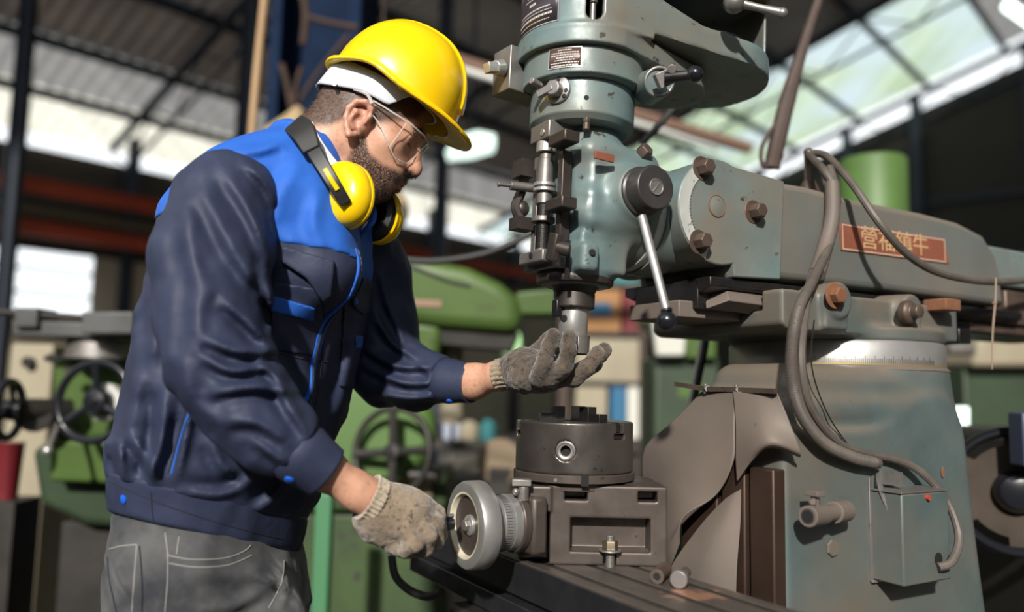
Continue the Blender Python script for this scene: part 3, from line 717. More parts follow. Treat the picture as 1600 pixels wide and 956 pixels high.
def stadium(X, Y, x1, r0, r1):
    t = np.clip(X/x1, 0, 1); return np.sqrt((X - t*x1)**2 + Y*Y) - (r0 + (r1-r0)*t)
g.put(lambda X, Y, Z: np.maximum(stadium(X, Y, .17, .113, .075), np.abs(Z - zl - .016) - .016), (-.13, -.13, zl), (.27, .13, zl + .03), .004)
g.put(lambda X, Y, Z: np.maximum(stadium(X, Y, BX, .109, BR), np.abs(Z - zl - .17) - np.where(X > .06, .130, .14) + 0*Y), (-.13, -.17, zl), (.42, .17, zl + .3), .008)
g.put(lambda X, Y, Z: np.maximum(stadium(X, Y, BX, .095, BR - .012), -(Z - zl - .058)), (-.1, -.15, zl + .03), (.41, .15, zl + .3), .004, 's')
g.put(lambda X, Y, Z: np.maximum(np.maximum(np.abs(X - .218) - .135, Y + .03 + 0*Z), -(Z - zl - .088 - .25*np.maximum(0, .16 - X))), (.07, -.18, zl), (.36, -.02, zl + .3), .02, 's')
q, n_ = onb(.08, 7, zl + .052); g.cap(q, q + n_*.05, .0135, None, .002, 's'); g.cap(q + Vector((0, 0, .022)), q + n_*.05 + Vector((0, 0, .022)), .0135, None, .002, 's'); g.box(q + n_*.02 + Vector((0, 0, .011)), (.03, .0133, .012), np.array([[n_[0], -n_[1], 0], [n_[1], n_[0], 0], [0, 0, 1]]), .001, .001, 's')
me = g.mesh('belt_housing'); me.transform(HM); hous = finish('belt_housing', me, M['paint'], mill, 0, 60)
mb = MB(); mb.lathe([(.085, zl + .066), (.085, zl + .072), (.06, zl + .076), (.06, zl + .09), (.08, zl + .095), (.08, zl + .11)], Matrix.Translation((BX, 0, 0)), 48); mb.lathe([(.03, zl+.034), (.05, zl + .05), (.07, zl + .054), (.05, zl + .12)], None, 32); hobj(mb, 'belt_pulley', M['darksteel'], mill, .001)
mb = MB(); mb.lathe([(.086, zl + .074), (.088, zl + .078), (.086, zl + .082)], Matrix.Translation((BX, 0, 0)), 48); hobj(mb, 'pulley_rim', M['dullsteel'], mill)
q, n_ = onb(.086, 7, zl + .045); mb = MB(); mb.cyl(q - Vector((0, 0, .008)), q + Vector((0, 0, .03)), .005); mb.hexbolt(q + Vector((0, 0, .03)), (0, 0, 1), .008, .009); hobj(mb, 'window_bolt', M['dullsteel'], hous)
mb = MB(); mb.lathe([(.1105, zl + .122), (.1115, zl + .125), (.1115, zl + .22)], None, 72); hobj(mb, 'motor_base', surface('mauve_motor_paint', (.17, .115, .12), (.14, .09, .1), 8, None, .45), mill)
mb = MB(); lid = [(-.113*math.sin(t), .113*math.cos(t)) for t in np.linspace(0, math.pi, 25)] + [(BX - .125*math.sin(t), .125*math.cos(t)) for t in np.linspace(math.pi, 2*math.pi, 25)]
mb.prism([HM @ Vector((x, y, zl + .205)) for x, y in lid], (0, 0, .02)); mb.build('light_blocking_lid', M['paint'], mill, .004)  # unseen lid, added to keep the inside of the housing dark
hlathe('quill_clamp_ring', [(.055, hz(447.5)), (.0612, hz(446)), (.0625, hz(442)), (.0625, hz(431)), (.0605, hz(428))], M['bracket'], head)
# printed plates bent round the barrel
def bent_plate(name, r, d0, d1, z0, z1, mat, parent, rows, border):
    mb = MB(); n = 14; A = [toc + math.radians(t) for t in np.linspace(d0, d1, n)]
    def patch(mbx, a0, a1, za, zb, rr, k=4):
        vs = []; T = np.linspace(a0, a1, k)
        for t in T: vs += [(rr*math.cos(t), rr*math.sin(t), za), (rr*math.cos(t), rr*math.sin(t), zb)]
        mbx.add(vs, [(2*i, 2*i+2, 2*i+3, 2*i+1) for i in range(k-1)])
    patch(mb, A[0], A[-1], z0, z1, r, n); pl = hobj(mb, name, mat, parent, 0); pl.modifiers.new('t', 'SOLIDIFY').thickness = -.0008
    mk = MB(); bd = MB(); rnd = random.Random(3)
    aw = .0012/r
    for a0, a1, za, zb in ((A[0], A[-1], z1-.0015, z1), (A[0], A[-1], z0, z0+.0015), (A[0], A[0]+aw, z0, z1), (A[-1]-aw, A[-1], z0, z1)): patch(bd, a0, a1, za, zb, r + .0010, n)
    hobj(bd, 'plate_border', border, pl, 0)
    for zr, h, ind in rows:
        a = A[0] + (A[-1]-A[0])*ind; end = A[0] + (A[-1]-A[0])*(1-ind)
        while a < end:
            w = rnd.uniform(.0015, .005)/r; patch(mk, a, min(a+w, end), z0 + (z1-z0)*zr - h/2, z0 + (z1-z0)*zr + h/2, r + .0010, 2); a += w + .0009/r
    hobj(mk, 'plate_lettering', M['mark'], pl, 0)
bent_plate('instruction_plate', .1017, -33, -2, hz(144), hz(114), M['platebrown'], fl, [(.86, .0018, .3), (.73, .0016, .1), (.62, .0016, .08), (.49, .0022, .25), (.37, .0016, .2), (.24, .0018, .08), (.11, .0022, .1)], M['steel2'])
bent_plate('speed_plate', .1096, -80, -23, zl + .038, zl + .105, M['plateblack'], hous, [(.85, .0016, .35), (.76, .0016, .3), (.62, .0045, .42), (.45, .0022, .15), (.36, .0012, .12), (.26, .0035, .1), (.13, .0014, .15)], M['steel2'])
q, n_ = onb(.1092, -16, zl + .09); mb = MB(); mb.box((-.006, -.008, -.0004), (.006, .030, .0006), frame(q, n_)); hobj(mb, 'faded_sticker', plain('tan_sticker', (.40, .33, .22), .6), hous, 0)
# switch box at the left of the flange
q = hp(806, 112, 1.345); mb = MB(); mb.box((-.026, -.02, -.042), (.05, .03, .034), Matrix.Translation(q) @ Matrix.Rotation(.1, 4, 'Z')); sb = hobj(mb, 'side_bracket', M['dullsteel'], mill, .002)
a, b = hp(784, 106, 1.32), hp(757, 106, 1.295); mb = MB(); mb.cyl(a, a + (b-a)*.4, .014, .012); mb.box((-.008, -.008, 0), (.008, .008, .02), frame(a + (b-a)*.35, b-a)); hobj(mb, 'square_shaft', M['steel2'], sb, .001)
# speed lever at the right
q = hp(1030, 128, 1.26); a, b = hp(1040, 122, 1.22), hp(1086, 116, 1.20)
mb = MB(); mb.cyl(hp(1012, 138, 1.31), q, .028, .024); lb = hobj(mb, 'lever_boss', M['paint'], mill, .002)
mb = MB(); mb.ring(frame(q, a - q), .022, .003); mb.box((-.012, -.012, 0), (.012, .012, .018), frame(q + (a-q)*.5, a - q) @ Matrix.Rotation(.5, 4, 'Z')); mb.cyl(hp(1050, 108, 1.215), hp(1050, 108, 1.205), .007); hobj(mb, 'lever_collar', M['dullsteel'], lb)
mb = MB(); mb.cyl(a, b, .0095, .007); hobj(mb, 'speed_lever', M['darksteel'], lb); mb = MB(); mb.sphere(b, .0125, 20); hobj(mb, 'lever_knob', M['ballblack'], lb)
mb = MB(); mb.sphere(hp(1147, 4, 1.30), .018, 16); mb.tube([hp(1150, 4, 1.30), hp(1185, 12, 1.29), hp(1222, 21, 1.28)], [.008, .006, .009], 12); mb.sphere(hp(1222, 21, 1.28), .0095, 16); hobj(mb, 'motor_clamp_lever', M['dullsteel'], mill)

# table with T-slots, saddle and knee
ZT = .825
mb = MB(); x0, x1 = -.692, -.520; y0, y1 = -.75, .46
prof = [(x0, ZT)]
for c in (-.664, -.606, -.548):
    prof += [(c-.0075, ZT), (c-.0075, ZT-.014), (c-.0135, ZT-.014), (c-.0135, ZT-.024), (c+.0135, ZT-.024), (c+.0135, ZT-.014), (c+.0075, ZT-.014), (c+.0075, ZT)]
prof += [(x1, ZT), (x1, ZT-.055), (x0, ZT-.055)]
mb.prism([(x, y0, z) for x, z in prof][::-1], (0, y1-y0, 0)); tbl = mb.build('table', M['table'], mill, .0012)
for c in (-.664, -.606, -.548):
    mb = MB(); mb.box((c-.0076, y0+.001, ZT-.018), (c+.0076, y1-.001, ZT-.0014)); mb.build('slot_shade', M['slotshade'], tbl, 0, 0)  # dark strips paint the shade inside the T-slots
mb = MB(); mb.box((x0-.003, y0, ZT-.055), (x0+.001, y1, ZT-.0035)); mb.build('table_edge', M['tableside'], tbl, .001)
mb = MB(); mb.box((x0-.016, y0, ZT-.095), (x1+.01, y1, ZT-.062)); mb.box((x0+.006, y0, ZT-.064), (x1, y1, ZT-.053)); mb.build('table_apron', M['tableside'], mill, .002)
mb = MB(); mb.box((x0+.01, y1-.02, ZT-.10), (x1-.01, y1+.05, ZT-.035)); mb.build('lead_screw_bracket', M['iron'], mill, .004)
mb = MB(); mb.box((-.74, -.20, .58), (-.44, .22, .728)); mb.box((-.73, -.16, .10), (-.43, .19, .585)); mb.build('knee', M['iron'], mill, .01)
mb = MB(); mb.cyl((-.76, -.02, .67), (-.735, -.02, .67), .035); mb.build('knee_dial', M['dullsteel'], mill, .002)
mb = MB(); mb.box((-.42, -.32, 0), (.42, .32, .10)); mb.build('machine_foot', M['paintdust'], mill, .02)
# cables and conduits
def cpath(pts): return [mp(px, py, my) for px, py, my in pts]
c1 = cpath([(1296, 262, -.10), (1306, 310, -.130), (1297, 375, -.134), (1274, 430, -.175), (1250, 478, -.215), (1239, 530, -.245), (1238, 590, -.25), (1252, 645, -.245), (1285, 690, -.240), (1330, 714, -.235), (1372, 724, -.232)])
mb = MB(); mb.tube(c1, .0085, 12); cdt = mb.build('conduit', M['conduit'], mill)
mb = MB(); S_ = spline(c1, 24)
for k in range(100, 235): 
    t = (S_[k+1] - S_[k-1]); mb.ring(frame(S_[k], t), .0088, .0011, 14, 5)
mb.build('conduit_ribs', M['conduit'], cdt)
mb = MB(); c2 = cpath([(1284, 262, -.10), (1296, 310, -.12), (1286, 378, -.125), (1268, 430, -.158), (1258, 490, -.205), (1252, 560, -.232), (1264, 630, -.232), (1305, 688, -.228), (1350, 708, -.226), (1400, 718, -.228), (1440, 738, -.24), (1478, 780, -.258), (1498, 836, -.278), (1488, 876, -.286), (1466, 886, -.276)])
mb.tube(c2, .0068, 10); mb.build('power_cable', M['conduit'], mill)
mb = MB(); mb.tube(cpath([(1300, 285, -.125), (1300, 340, -.13), (1288, 390, -.135), (1276, 428, -.16)]), [.0125, .0135, .0135, .0145], 12); mb.build('cable_sleeve', M['dustrubber'], mill)
mb = MB(); mb.tube(cpath([(1272, 500, -.21), (1268, 570, -.222), (1290, 640, -.22), (1325, 695, -.22), (1352, 722, -.222)]), .0012, 6); mb.build('thin_wire', M['black'], mill)
mb = MB(); st = mp(1264, 286, -.02); mb.cyl(st - Vector((0, 0, .03)), st + Vector((.0, 0, .062)), .0095, .0085); mb.sphere(st + Vector((0, 0, .062)), .0092, 14); mb.cyl(st - Vector((0, 0, .02)), st + Vector((0, 0, .004)), .022, .012); mb.build('cable_post', M['rustiron'], mill, .001)
pst = st + Vector((0, 0, .058))
mb = MB(); mb.tube([pst] + cpath([(1290, 243, -.06), (1330, 285, -.14), (1372, 345, -.19), (1412, 392, -.2), (1462, 424, -.2), (1530, 439, -.19), (1600, 438, -.17), (1700, 425, -.15)]), .0072, 10); sc2 = mb.build('slack_cable', M['conduit'], mill)
mb = MB(); mb.tube([pst, mp(1284, 262, -.10)] + cpath([(1300, 285, -.125), (1310, 320, -.128)]), .0072, 10); mb.build('drop_cable', M['conduit'], mill)
mb = MB(); a = mp(1556, 434, -.192); mb.tube([a, mp(1555, 470, -.194), mp(1551, 520, -.194), mp(1550, 577, -.194)], [.0016, .0022, .0018, .0012], 6); mb.box((-.004, -.002, -.002), (.004, .002, .002), Matrix.Translation(mp(1554, 473, -.194))); mb.build('hanging_tie', plain('dusty_tie', (.28, .2, .15), .6), sc2)
# rubber way covers
def sheet(name, rows, mat, parent, th=.003, n=14):
    """surface through rows of points (pixel x, y, depth), given real thickness"""
    R = [spline([w2m(W(*p)) for p in r], n) for r in rows]; m = len(R[0]); cols = [spline([r[i] for r in R], 8) for i in range(m)]
    k = len(cols[0]); vs = [cols[i][j] for i in range(m) for j in range(k)]
    fs = [(i*k+j, (i+1)*k+j, (i+1)*k+j+1, i*k+j+1) for i in range(m-1) for j in range(k-1)]
    o = MB().add(vs, fs).build(name, mat, parent, 0, 180); md = o.modifiers.new('t', 'SOLIDIFY'); md.thickness = th; md.offset = 0; return o
sheet('way_cover', [[(1098, 612, 1.385), (1122, 612, 1.33), (1150, 612, 1.285)], [(1048, 662, 1.41), (1098, 664, 1.335), (1148, 662, 1.265)], [(1008, 700, 1.45), (1075, 720, 1.34), (1146, 720, 1.255)], [(1004, 752, 1.45), (1062, 790, 1.33), (1120, 772, 1.28)], [(1012, 806, 1.44), (1040, 850, 1.345), (1068, 806, 1.30)], [(1030, 870, 1.42), (1044, 890, 1.35), (1062, 850, 1.315)]], M['dustrubber'], mill)
sheet('way_cover_flap', [[(1146, 612, 1.285), (1182, 612, 1.245), (1214, 612, 1.215)], [(1150, 660, 1.26), (1190, 655, 1.215), (1232, 655, 1.195)], [(1150, 715, 1.25), (1200, 690, 1.185), (1250, 704, 1.185)], [(1152, 752, 1.25), (1196, 700, 1.20), (1250, 713, 1.20)]], M['dustrubber'], mill)
sheet('way_cover_skirt', [[(1136, 778, 1.275), (1148, 770, 1.262), (1158, 764, 1.255)], [(1100, 815, 1.30), (1130, 815, 1.262), (1157, 815, 1.248)], [(1052, 880, 1.32), (1100, 880, 1.265), (1152, 880, 1.238)], [(1030, 930, 1.33), (1095, 930, 1.262), (1150, 930, 1.232)]], M['dustrubber'], mill)
mb = MB(); a, b, c = w2m(W(1056, 600, 1.42)), w2m(W(1100, 607, 1.36)), w2m(W(1212, 611, 1.205)); mb.tube([a, b, c], .0055, 4, 0); wb_ = mb.build('clamp_bar', M['rustiron'], mill)
for t in (.02, .48):
    q = b + (c-b)*t; mb = MB(); mb.hexbolt(q + Vector((0, -.004, 0)), (-.5, -.8, 0), .006, .006); mb.cyl(q - Vector((0, 0, .008)), q + Vector((0, 0, .008)), .003); mb.build('bar_bolt', M['dullsteel'], wb_)
# ---------------------------------------------------------------- rotary table, chuck and loose bolts on the machine table
ra_, rb_ = GZ(858, 882, ZT), GZ(1043, 886, ZT)
ex = (rb_ - ra_); ex.z = 0; BW = ex.length; ex.normalize(); ey = Vector((0, 0, 1)).cross(ex)
rot_z = math.atan2(ex.y, ex.x)
rt = empty('rotary_table', ra_ + ex*BW/2 + ey*.07, rot_z, 'brown iron rotary table with slotted base and silver handwheel, bolted to the machine table', 'rotary table')
RI = (Matrix.Translation(rt.location) @ Matrix.Rotation(rot_z, 4, 'Z')).inverted()
def rp(px, py, d): return RI @ W(px, py, d)
M['brownmetal'] = surface('brown_oiled_iron', (.078, .063, .055), (.108, .087, .076), 16, None, .40, .5, spots=(.05, .04, .034), spot_scale=70, rough2=.52)
BH = .123; yf = -.07
g = SDF((-BW/2 - .08, -.085, -.004), (BW/2 + .02, .13, BH + .02), .0018)
g.box((0, -.035, BH/2), (BW/2, .035, BH/2), None, .0025, .002)
g.tubecyl((-.0, .045, .01), (-.0, .045, BH - .001), .092, None, .003, .008)
g.box((-.09, -.005, .055), (.05, .04, .052), None, .004, .006)
hx = lambda px: (rp(px, 820, PX(ra_ + ex*BW/2)[2]))[0]
x0, x1 = hx(888), hx(1021)
g.put(lambda X, Y, Z: np.maximum(np.maximum(np.abs(X - (x0+x1)/2) - (x1-x0)/2 + .004, np.abs(Z - .047) - .026) + (Y - yf)*.06, (Y - yf) - .034), (x0, yf - .01, .015), (x1, yf + .04, .08), .0022, 's')
for a, b in ((876, 924), (992, 1034)):
    xa, xb = hx(a), hx(b); g.cap(((xa + .0075), yf - .01, BH - .016), ((xb - .0075), yf - .01, BH - .016), .0082, None, .002, 's'); g.cap(((xa + .0075), yf + .03, BH - .016), ((xb - .0075), yf + .03, BH - .016), .0082, None, .002, 's')
    g.box(((xa+xb)/2, yf + .01, BH - .016), ((xb-xa)/2 - .006, .03, .0081), None, .001, .001, 's')
g.box(((RI @ W(832, 778, 1.275))[0], (RI @ W(832, 778, 1.275))[1] + .02, BH - .022), (.030, .035, .02), None, .003, .004)
g.box((hx(954), yf, .012), (.0095, .025, .030), None, .003, .002, 's')
g.intersect(lambda X, Y, Z: (-(X + BW/2 - .0) - .0) * .0 + -Z + 0*Y + 0*X, 0)
g.build('base_casting', M['brownmetal'], rt, 50)
CXY = RI @ W(897, 700, 1.354); cx, cy = CXY[0], CXY[1]
mb = MB(); zc0 = (RI @ W(897, 757, 1.252))[2]; zc1 = (RI @ W(897, 743, 1.252))[2]
mb.lathe([(.088, zc0-.012), (.088, zc0), (.1015, zc0+.001), (.1015, zc1-.002), (.100, zc1)], Matrix.Translation((cx, cy, 0)), 72); disc = mb.build('rotating_disc', M['brownmetal'], rt, .0006)
mb = MB(); tc = math.atan2(-W(897, 700, 1.3)[1], -W(897, 700, 1.3)[0]) - rot_z
for dg, w in ((10, .006), (-75, .004)):
    mb = MB(); mb.box((.1005, -w, zc0-.002), (.1022, w, zc1+.001), Matrix.Translation((cx, cy, 0)) @ Matrix.Rotation(tc + math.radians(dg), 4, 'Z')); mb.build('disc_slot', M['hole'], disc, 0, 0)
mb = MB(); mb.lathe([(.003, 0), (.003, .0015)], Matrix.Translation((cx, cy, 0)) @ Matrix.Rotation(tc - math.radians(16), 4, 'Z') @ Matrix.Translation((.1015, 0, (zc0+zc1)/2-.001)) @ Matrix.Rotation(math.pi/2, 4, 'Y'), 14); mb.build('index_rivet', M['dullsteel'], disc)
# disc clamp at the left
mb = MB(); q = rp(812, 752, 1.25); mb.box((-.012, -.012, -.006), (.018, .012, .004), Matrix.Translation(q)); q2 = rp(818, 770, 1.245); mb.cyl(q2 - Vector((0, 0, .012)), q2 + Vector((0, 0, .010)), .0085); mb.cyl(q2 - Vector((0, 0, .03)), q2 - Vector((0, 0, .008)), .006); mb.sphere(rp(806, 768, 1.24), .006, 12); mb.build('disc_clamp', M['dullsteel'], rt, .001)
# handwheel; its axle runs across the machine table
wx = Vector((CA, SA, 0)); ax = -(RI.to_3x3() @ wx)
wc = rp(735, 820, 1.225)
FW = frame(wc, ax)
mb = MB(); prof = [(.0645, -.020), (.0665, -.017), (.0665, .005), (.0640, .010), (.0520, .0115), (.0470, .010), (.0455, .002), (.030, -.001), (.016, -.001), (.015, .004), (.008, .006), (.008, -.02), (.04, -.022)]
mb.lathe(prof, FW, 72, False); hw = mb.build('handwheel', M['steel2'], rt, .0008)
mb = MB(); mb.lathe([(.0500, .0112), (.0470, .0106), (.0452, .003)], FW @ Matrix.Translation((0, 0, .0006)), 64, False); mb.build('cream_painted_rim', plain('cream_worn_paint', (.62, .56, .42), .5), hw)
mb = MB(); mb.lathe([(.0450, .0024), (.0155, -.0002)], FW, 48, False); mb.build('wheel_web', M['brownmetal'], hw)
mb = MB(); mb.hexbolt(FW @ Vector((0, 0, .004)), ax, .009, .008); mb.build('wheel_nut', M['dullsteel'], hw, .0006)
hs = FW @ Vector((0, .028, 0)); 
hq0 = rp(708, 818, 1.205)
he = hq0 + ax*.075
mb = MB(); mb.cyl(hq0, he, .0095, .0115); hh = mb.build('crank_handle', M['ballblack'], hw, .002)
mb = MB(); mb.cyl(hq0 + Vector((0, 0, .012)) , hq0 + ax*.02 + Vector((0, 0, .012)), .003); mb.build('handle_pin', M['dullsteel'], hw)
dial = MB().lathe([(.040, -.022), (.043, -.024), (.043, -.038), (.0425, -.0385), (.0425, -.0395), (.043, -.040), (.043, -.056), (.0425, -.0565), (.0425, -.0575), (.0435, -.058), (.0435, -.070)], FW, 64).build('graduated_dial', M['steel2'], rt)
mb = MB()
for k in range(60):
    t = 2*math.pi*k/60; mb.box((.0428, -.0003, -.052), (.04345, .0003, -.0415), FW @ Matrix.Rotation(t, 4, 'Z'))
mb.build('dial_marks', M['darksteel'], dial, 0, 0)
MB().lathe([(.046, -.070), (.0475, -.072), (.0475, -.082), (.046, -.084)], FW, 64).build('dial_flange', M['brownmetal'], rt, .001)
mb = MB(); mb.box((-.046, -.046, -.112), (.046, .042, -.084), FW); mb.lathe([(.044, -.1), (.044, -.083)], FW, 48); mb.build('worm_housing', M['brownmetal'], rt, .006)
# clamping stud at the front
sx = hx(954); zb = ZT - rt.location.z
mb = MB(); mb.cyl((sx, yf - .004, -.012), (sx, yf - .004, .048), .0062, None, 20)
for k in range(26): mb.ring(Matrix.Translation((sx, yf - .004, -.004 + k*.002)), .0063, .0008, 20, 5)
stud = empty('clamp_bolt', rt.matrix_world @ Vector((0, 0, 0)), 0)
bpy.data.objects.remove(stud)
RTM = Matrix.Translation(rt.location) @ Matrix.Rotation(rot_z, 4, 'Z')
sb_ = empty('clamp_bolt', RTM @ Vector((sx, yf - .004, 0)), rot_z, 'threaded stud with hex nut and washer clamping the slotted iron base', 'bolt')
TB = Matrix.Translation((-sx, -(yf - .004), 0))
def shift(mb): mb.v = [tuple(TB @ Vector(p)) for p in mb.v]; return mb
shift(mb).build('stud', M['dullsteel'], sb_)
mb = MB(); mb.lathe([(.0135, .0), (.0125, .004), (.0125, .0115), (.0115, .0135)], Matrix.Translation((sx, yf - .004, .0265)), 6); shift(mb).build('hex_nut', surface('olive_nut', (.20, .17, .11), (.15, .12, .08), 40, None, .4, .7), sb_, .0006)
mb = MB(); mb.lathe([(.018, .0235), (.0175, .0262)], Matrix.Translation((sx, yf - .004, 0)), 32); shift(mb).build('washer', M['dullsteel'], sb_, .0004)
# chuck
cw = RTM @ Vector((cx, cy, zc1))
ck = empty('lathe_chuck', cw, rot_z, 'round dark steel three-jaw chuck standing on the rotary table under the spindle', 'chuck')
CHH = W(897, 661, 1.255)[2] - cw[2]; RC = .0985
g = SDF((-.104, -.104, -.002), (.104, .104, CHH + .004), .0016)
g.tubecyl((0, 0, 0), (0, 0, CHH), RC, None, .0025, .002)
g.tubecyl((0, 0, CHH - .05), (0, 0, CHH + .02), .021, None, .001, .002, 's')
jaws = [tc + math.radians(d) for d in (48, 168, -72)]
for a in jaws:
    Rm = rot('Z', math.degrees(a)); c = np.array([math.cos(a), math.sin(a), 0])
    g.box(c*.06 + np.array([0, 0, CHH]), (.045, .0085, .016), Rm, .0005, .001, 's'); g.box(c*.06 + np.array([0, 0, CHH - .022]), (.045, .013, .0045), Rm, .0005, .001, 's')
ka = tc - math.radians(8); kd = Vector((math.cos(ka), math.sin(ka), 0))
g.tubecyl(kd*.07 + Vector((0, 0, CHH*.46)), kd*.12 + Vector((0, 0, CHH*.46)), .0165, None, .001, .001, 's')
g.build('chuck_body', surface('chuck_steel', (.085, .074, .067), (.125, .11, .10), 9, None, .28, .7, spots=(.05, .042, .036), spot_scale=60, rough2=.42), ck, 40)
mb = MB(); KF = frame(kd*.091 + Vector((0, 0, CHH*.46)), kd)
mb.lathe([(.0158, -.014), (.0158, .004), (.013, .0055), (.0115, .0045), (.0085, .0045), (.0085, -.008)], KF, 36, False); ky = mb.build('key_socket', M['dullsteel'], ck)
mb = MB(); mb.lathe([(.0086, -.0078), (.0086, -.007)], KF, 24); mb.box((-.0068, -.0068, -.009), (.0068, .0068, -.0068), KF); mb.build('square_hole', M['hole'], ky)
for a in jaws:
    mb = MB(); T = Matrix.Rotation(a, 4, 'Z')
    for r0, r1, h in ((.020, .040, .024), (.040, .064, .0125), (.064, .088, .001)):
        mb.box((r0, -.0105, CHH - .001), (r1, .0105, CHH + h), T)
    mb.box((.016, -.0082, CHH - .015), (.0925, .0082, CHH), T); mb.box((.018, -.0125, CHH - .026), (.0925, .0125, CHH - .0185), T)
    mb.build('chuck_jaw', M['darksteel'] if a != jaws[1] else M['dullsteel'], ck, .0007)
# two loose pins lying on the machine table
ty = Vector((-SA, CA, 0))
def pin(px, py, r, L, d, name, label, mats, head):
    e = GZ(px, py, ZT + r); v = d.normalized(); o = empty(name, (e.x, e.y, ZT), 0, label, 'bolt'); base = Vector((0, 0, r))
    mb = MB(); 
    if head: mb.cyl(base, base + v*.016, r, r, 28)
    else: mb.lathe([(r*.45, .001), (r*.5, 0), (r, 0), (r, L)], frame(base, v), 28)
    hd = mb.build('bolt_head' if head else 'pin_body', mats[0], o, .0012)
    if head: mb = MB(); mb.cyl(base + v*.014, base + v*L, r*.62, None, 20); mb.build('shank', mats[1], o, .001)
    else: mb = MB(); mb.lathe([(r*.5, -.0003), (r*.4, .006), (.0001, .006)], frame(base, v), 20); mb.build('end_hole', M['hole'], o)
pin(1060, 906, .0125, .055, wx*.8 + ty*.6, 'loose_bolt', 'stubby round-headed steel bolt lying on the machine table, nearest the camera', (M['dullsteel'], M['rustiron']), True)
pin(1026, 901, .0105, .06, wx*.8 + ty*.62, 'loose_bolt', 'brown steel pin with a hole in its end, lying just behind a round-headed bolt', (M['rustiron'],), False)
# ---------------------------------------------------------------- the worker
def skin_mat():
    m, nt, bs = new_mat('skin')
    a = nd(nt, 'ShaderNodeVertexColor'); a.layer_name = 'tone'
    sep = nd(nt, 'ShaderNodeSeparateColor'); nt.links.new(a.outputs[0], sep.inputs[0])
    base = mix(nt, ramp(nt, noise(nt, 30, 5), .3, .7), (.62, .345, .235), (.53, .28, .185))
    base = mix(nt, ramp(nt, noise(nt, 160, 3), .55, .75), base, (.44, .19, .13))
    base = mix(nt, mul(nt, sep.outputs[2], .7), base, (.40, .15, .115))          # lips, ear
    st = mul(nt, sep.outputs[0], ramp(nt, noise(nt, 420, 2, .6), .22, .56))
    base = mix(nt, st, base, (.052, .035, .028))
    base = mix(nt, mul(nt, sep.outputs[1], .93), base, (.028, .022, .020))
    nt.links.new(base, bs.inputs['Base Color']); bs.inputs['Roughness'].default_value = .46
    bs.inputs['Subsurface Weight'].default_value = .12; bs.inputs['Subsurface Radius'].default_value = (.012, .005, .003); bs.inputs['Subsurface Scale'].default_value = .4
    bump(nt, bs, noise(nt, 380, 3), .22, .0006); return m
M['skin'] = skin_mat()
M['navy'] = cloth('navy_cotton', (.024, .031, .064), (.033, .042, .083), rough=.58, fold=34, sheen=0)
M['blue'] = cloth('royal_blue_cotton', (.018, .105, .47), (.022, .125, .54), rough=.65, fold=30, sheen=.05)
M['denim'] = cloth('grey_denim', (.030, .032, .038), (.092, .092, .094), 1500, .85, 26)
M['denimlight'] = cloth('faded_denim_edge', (.17, .165, .16), (.24, .235, .225), 1500, .85, 60)
M['knit'] = None
def knit_mat(name, c1, c2, dirt):
    m, nt, bs = new_mat(name)
    c = mix(nt, ramp(nt, noise(nt, 22, 5, .65), .38, .66), c1, c2)
    c = mix(nt, ramp(nt, noise(nt, 130, 4, .7), .54, .66), c, dirt)
    nt.links.new(c, bs.inputs['Base Color']); bs.inputs['Roughness'].default_value = .95; bs.inputs['Specular IOR Level'].default_value = .15
    bs.inputs['Sheen Weight'].default_value = .4
    b = bump(nt, bs, noise(nt, 330, 2, .6), .9, .0025)
    b2 = nd(nt, 'ShaderNodeBump'); b2.inputs['Strength'].default_value = .5; b2.inputs['Distance'].default_value = .004; nt.links.new(noise(nt, 70, 3), b2.inputs['Height']); nt.links.new(b2.outputs[0], b.inputs['Normal'])
    return m
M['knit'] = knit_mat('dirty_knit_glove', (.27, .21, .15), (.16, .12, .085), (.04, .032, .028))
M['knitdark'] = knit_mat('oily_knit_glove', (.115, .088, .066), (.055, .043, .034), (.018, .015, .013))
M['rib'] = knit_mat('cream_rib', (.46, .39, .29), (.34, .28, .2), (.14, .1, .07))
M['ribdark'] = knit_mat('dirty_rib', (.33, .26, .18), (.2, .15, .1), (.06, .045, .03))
M['hairm'] = plain('dark_brown_hair', (.020, .015, .012), .55)
M['yellow'] = surface('yellow_plastic', (.93, .60, .004), (.90, .56, .004), 6, None, .24, 0, bumps=None)
M['whiteplastic'] = plain('white_plastic', (.62, .66, .72), .35)
M['snap'] = plain('blue_snap', (.012, .11, .62), .3)

feet = W(315, 900, 1.31)
man = empty('person', (feet[0], feet[1], 0), 0, 'man in navy and blue work jacket bending over the machine, hands in knitted gloves', 'person'); WORLD.add(man.name)
def PXG(X, Y, Z):
    z = Z - CAMH; d = Y*CP + z*SP; u = -Y*SP + z*CP; x = X*CR + u*SR; u = -X*SR + u*CR
    return 800 + FPX*x/d, 478 - FPX*u/d, d
def A3(v): return np.array(v, float)
def R_px(r, d): return r*d/FPX
class WS(SDF):
    def chainp(s, pts, k=.01, op='u'):
        return s.chain([A3(W(p[0], p[1], p[2])) for p in pts], [R_px(p[3], p[2]) for p in pts], k, op)
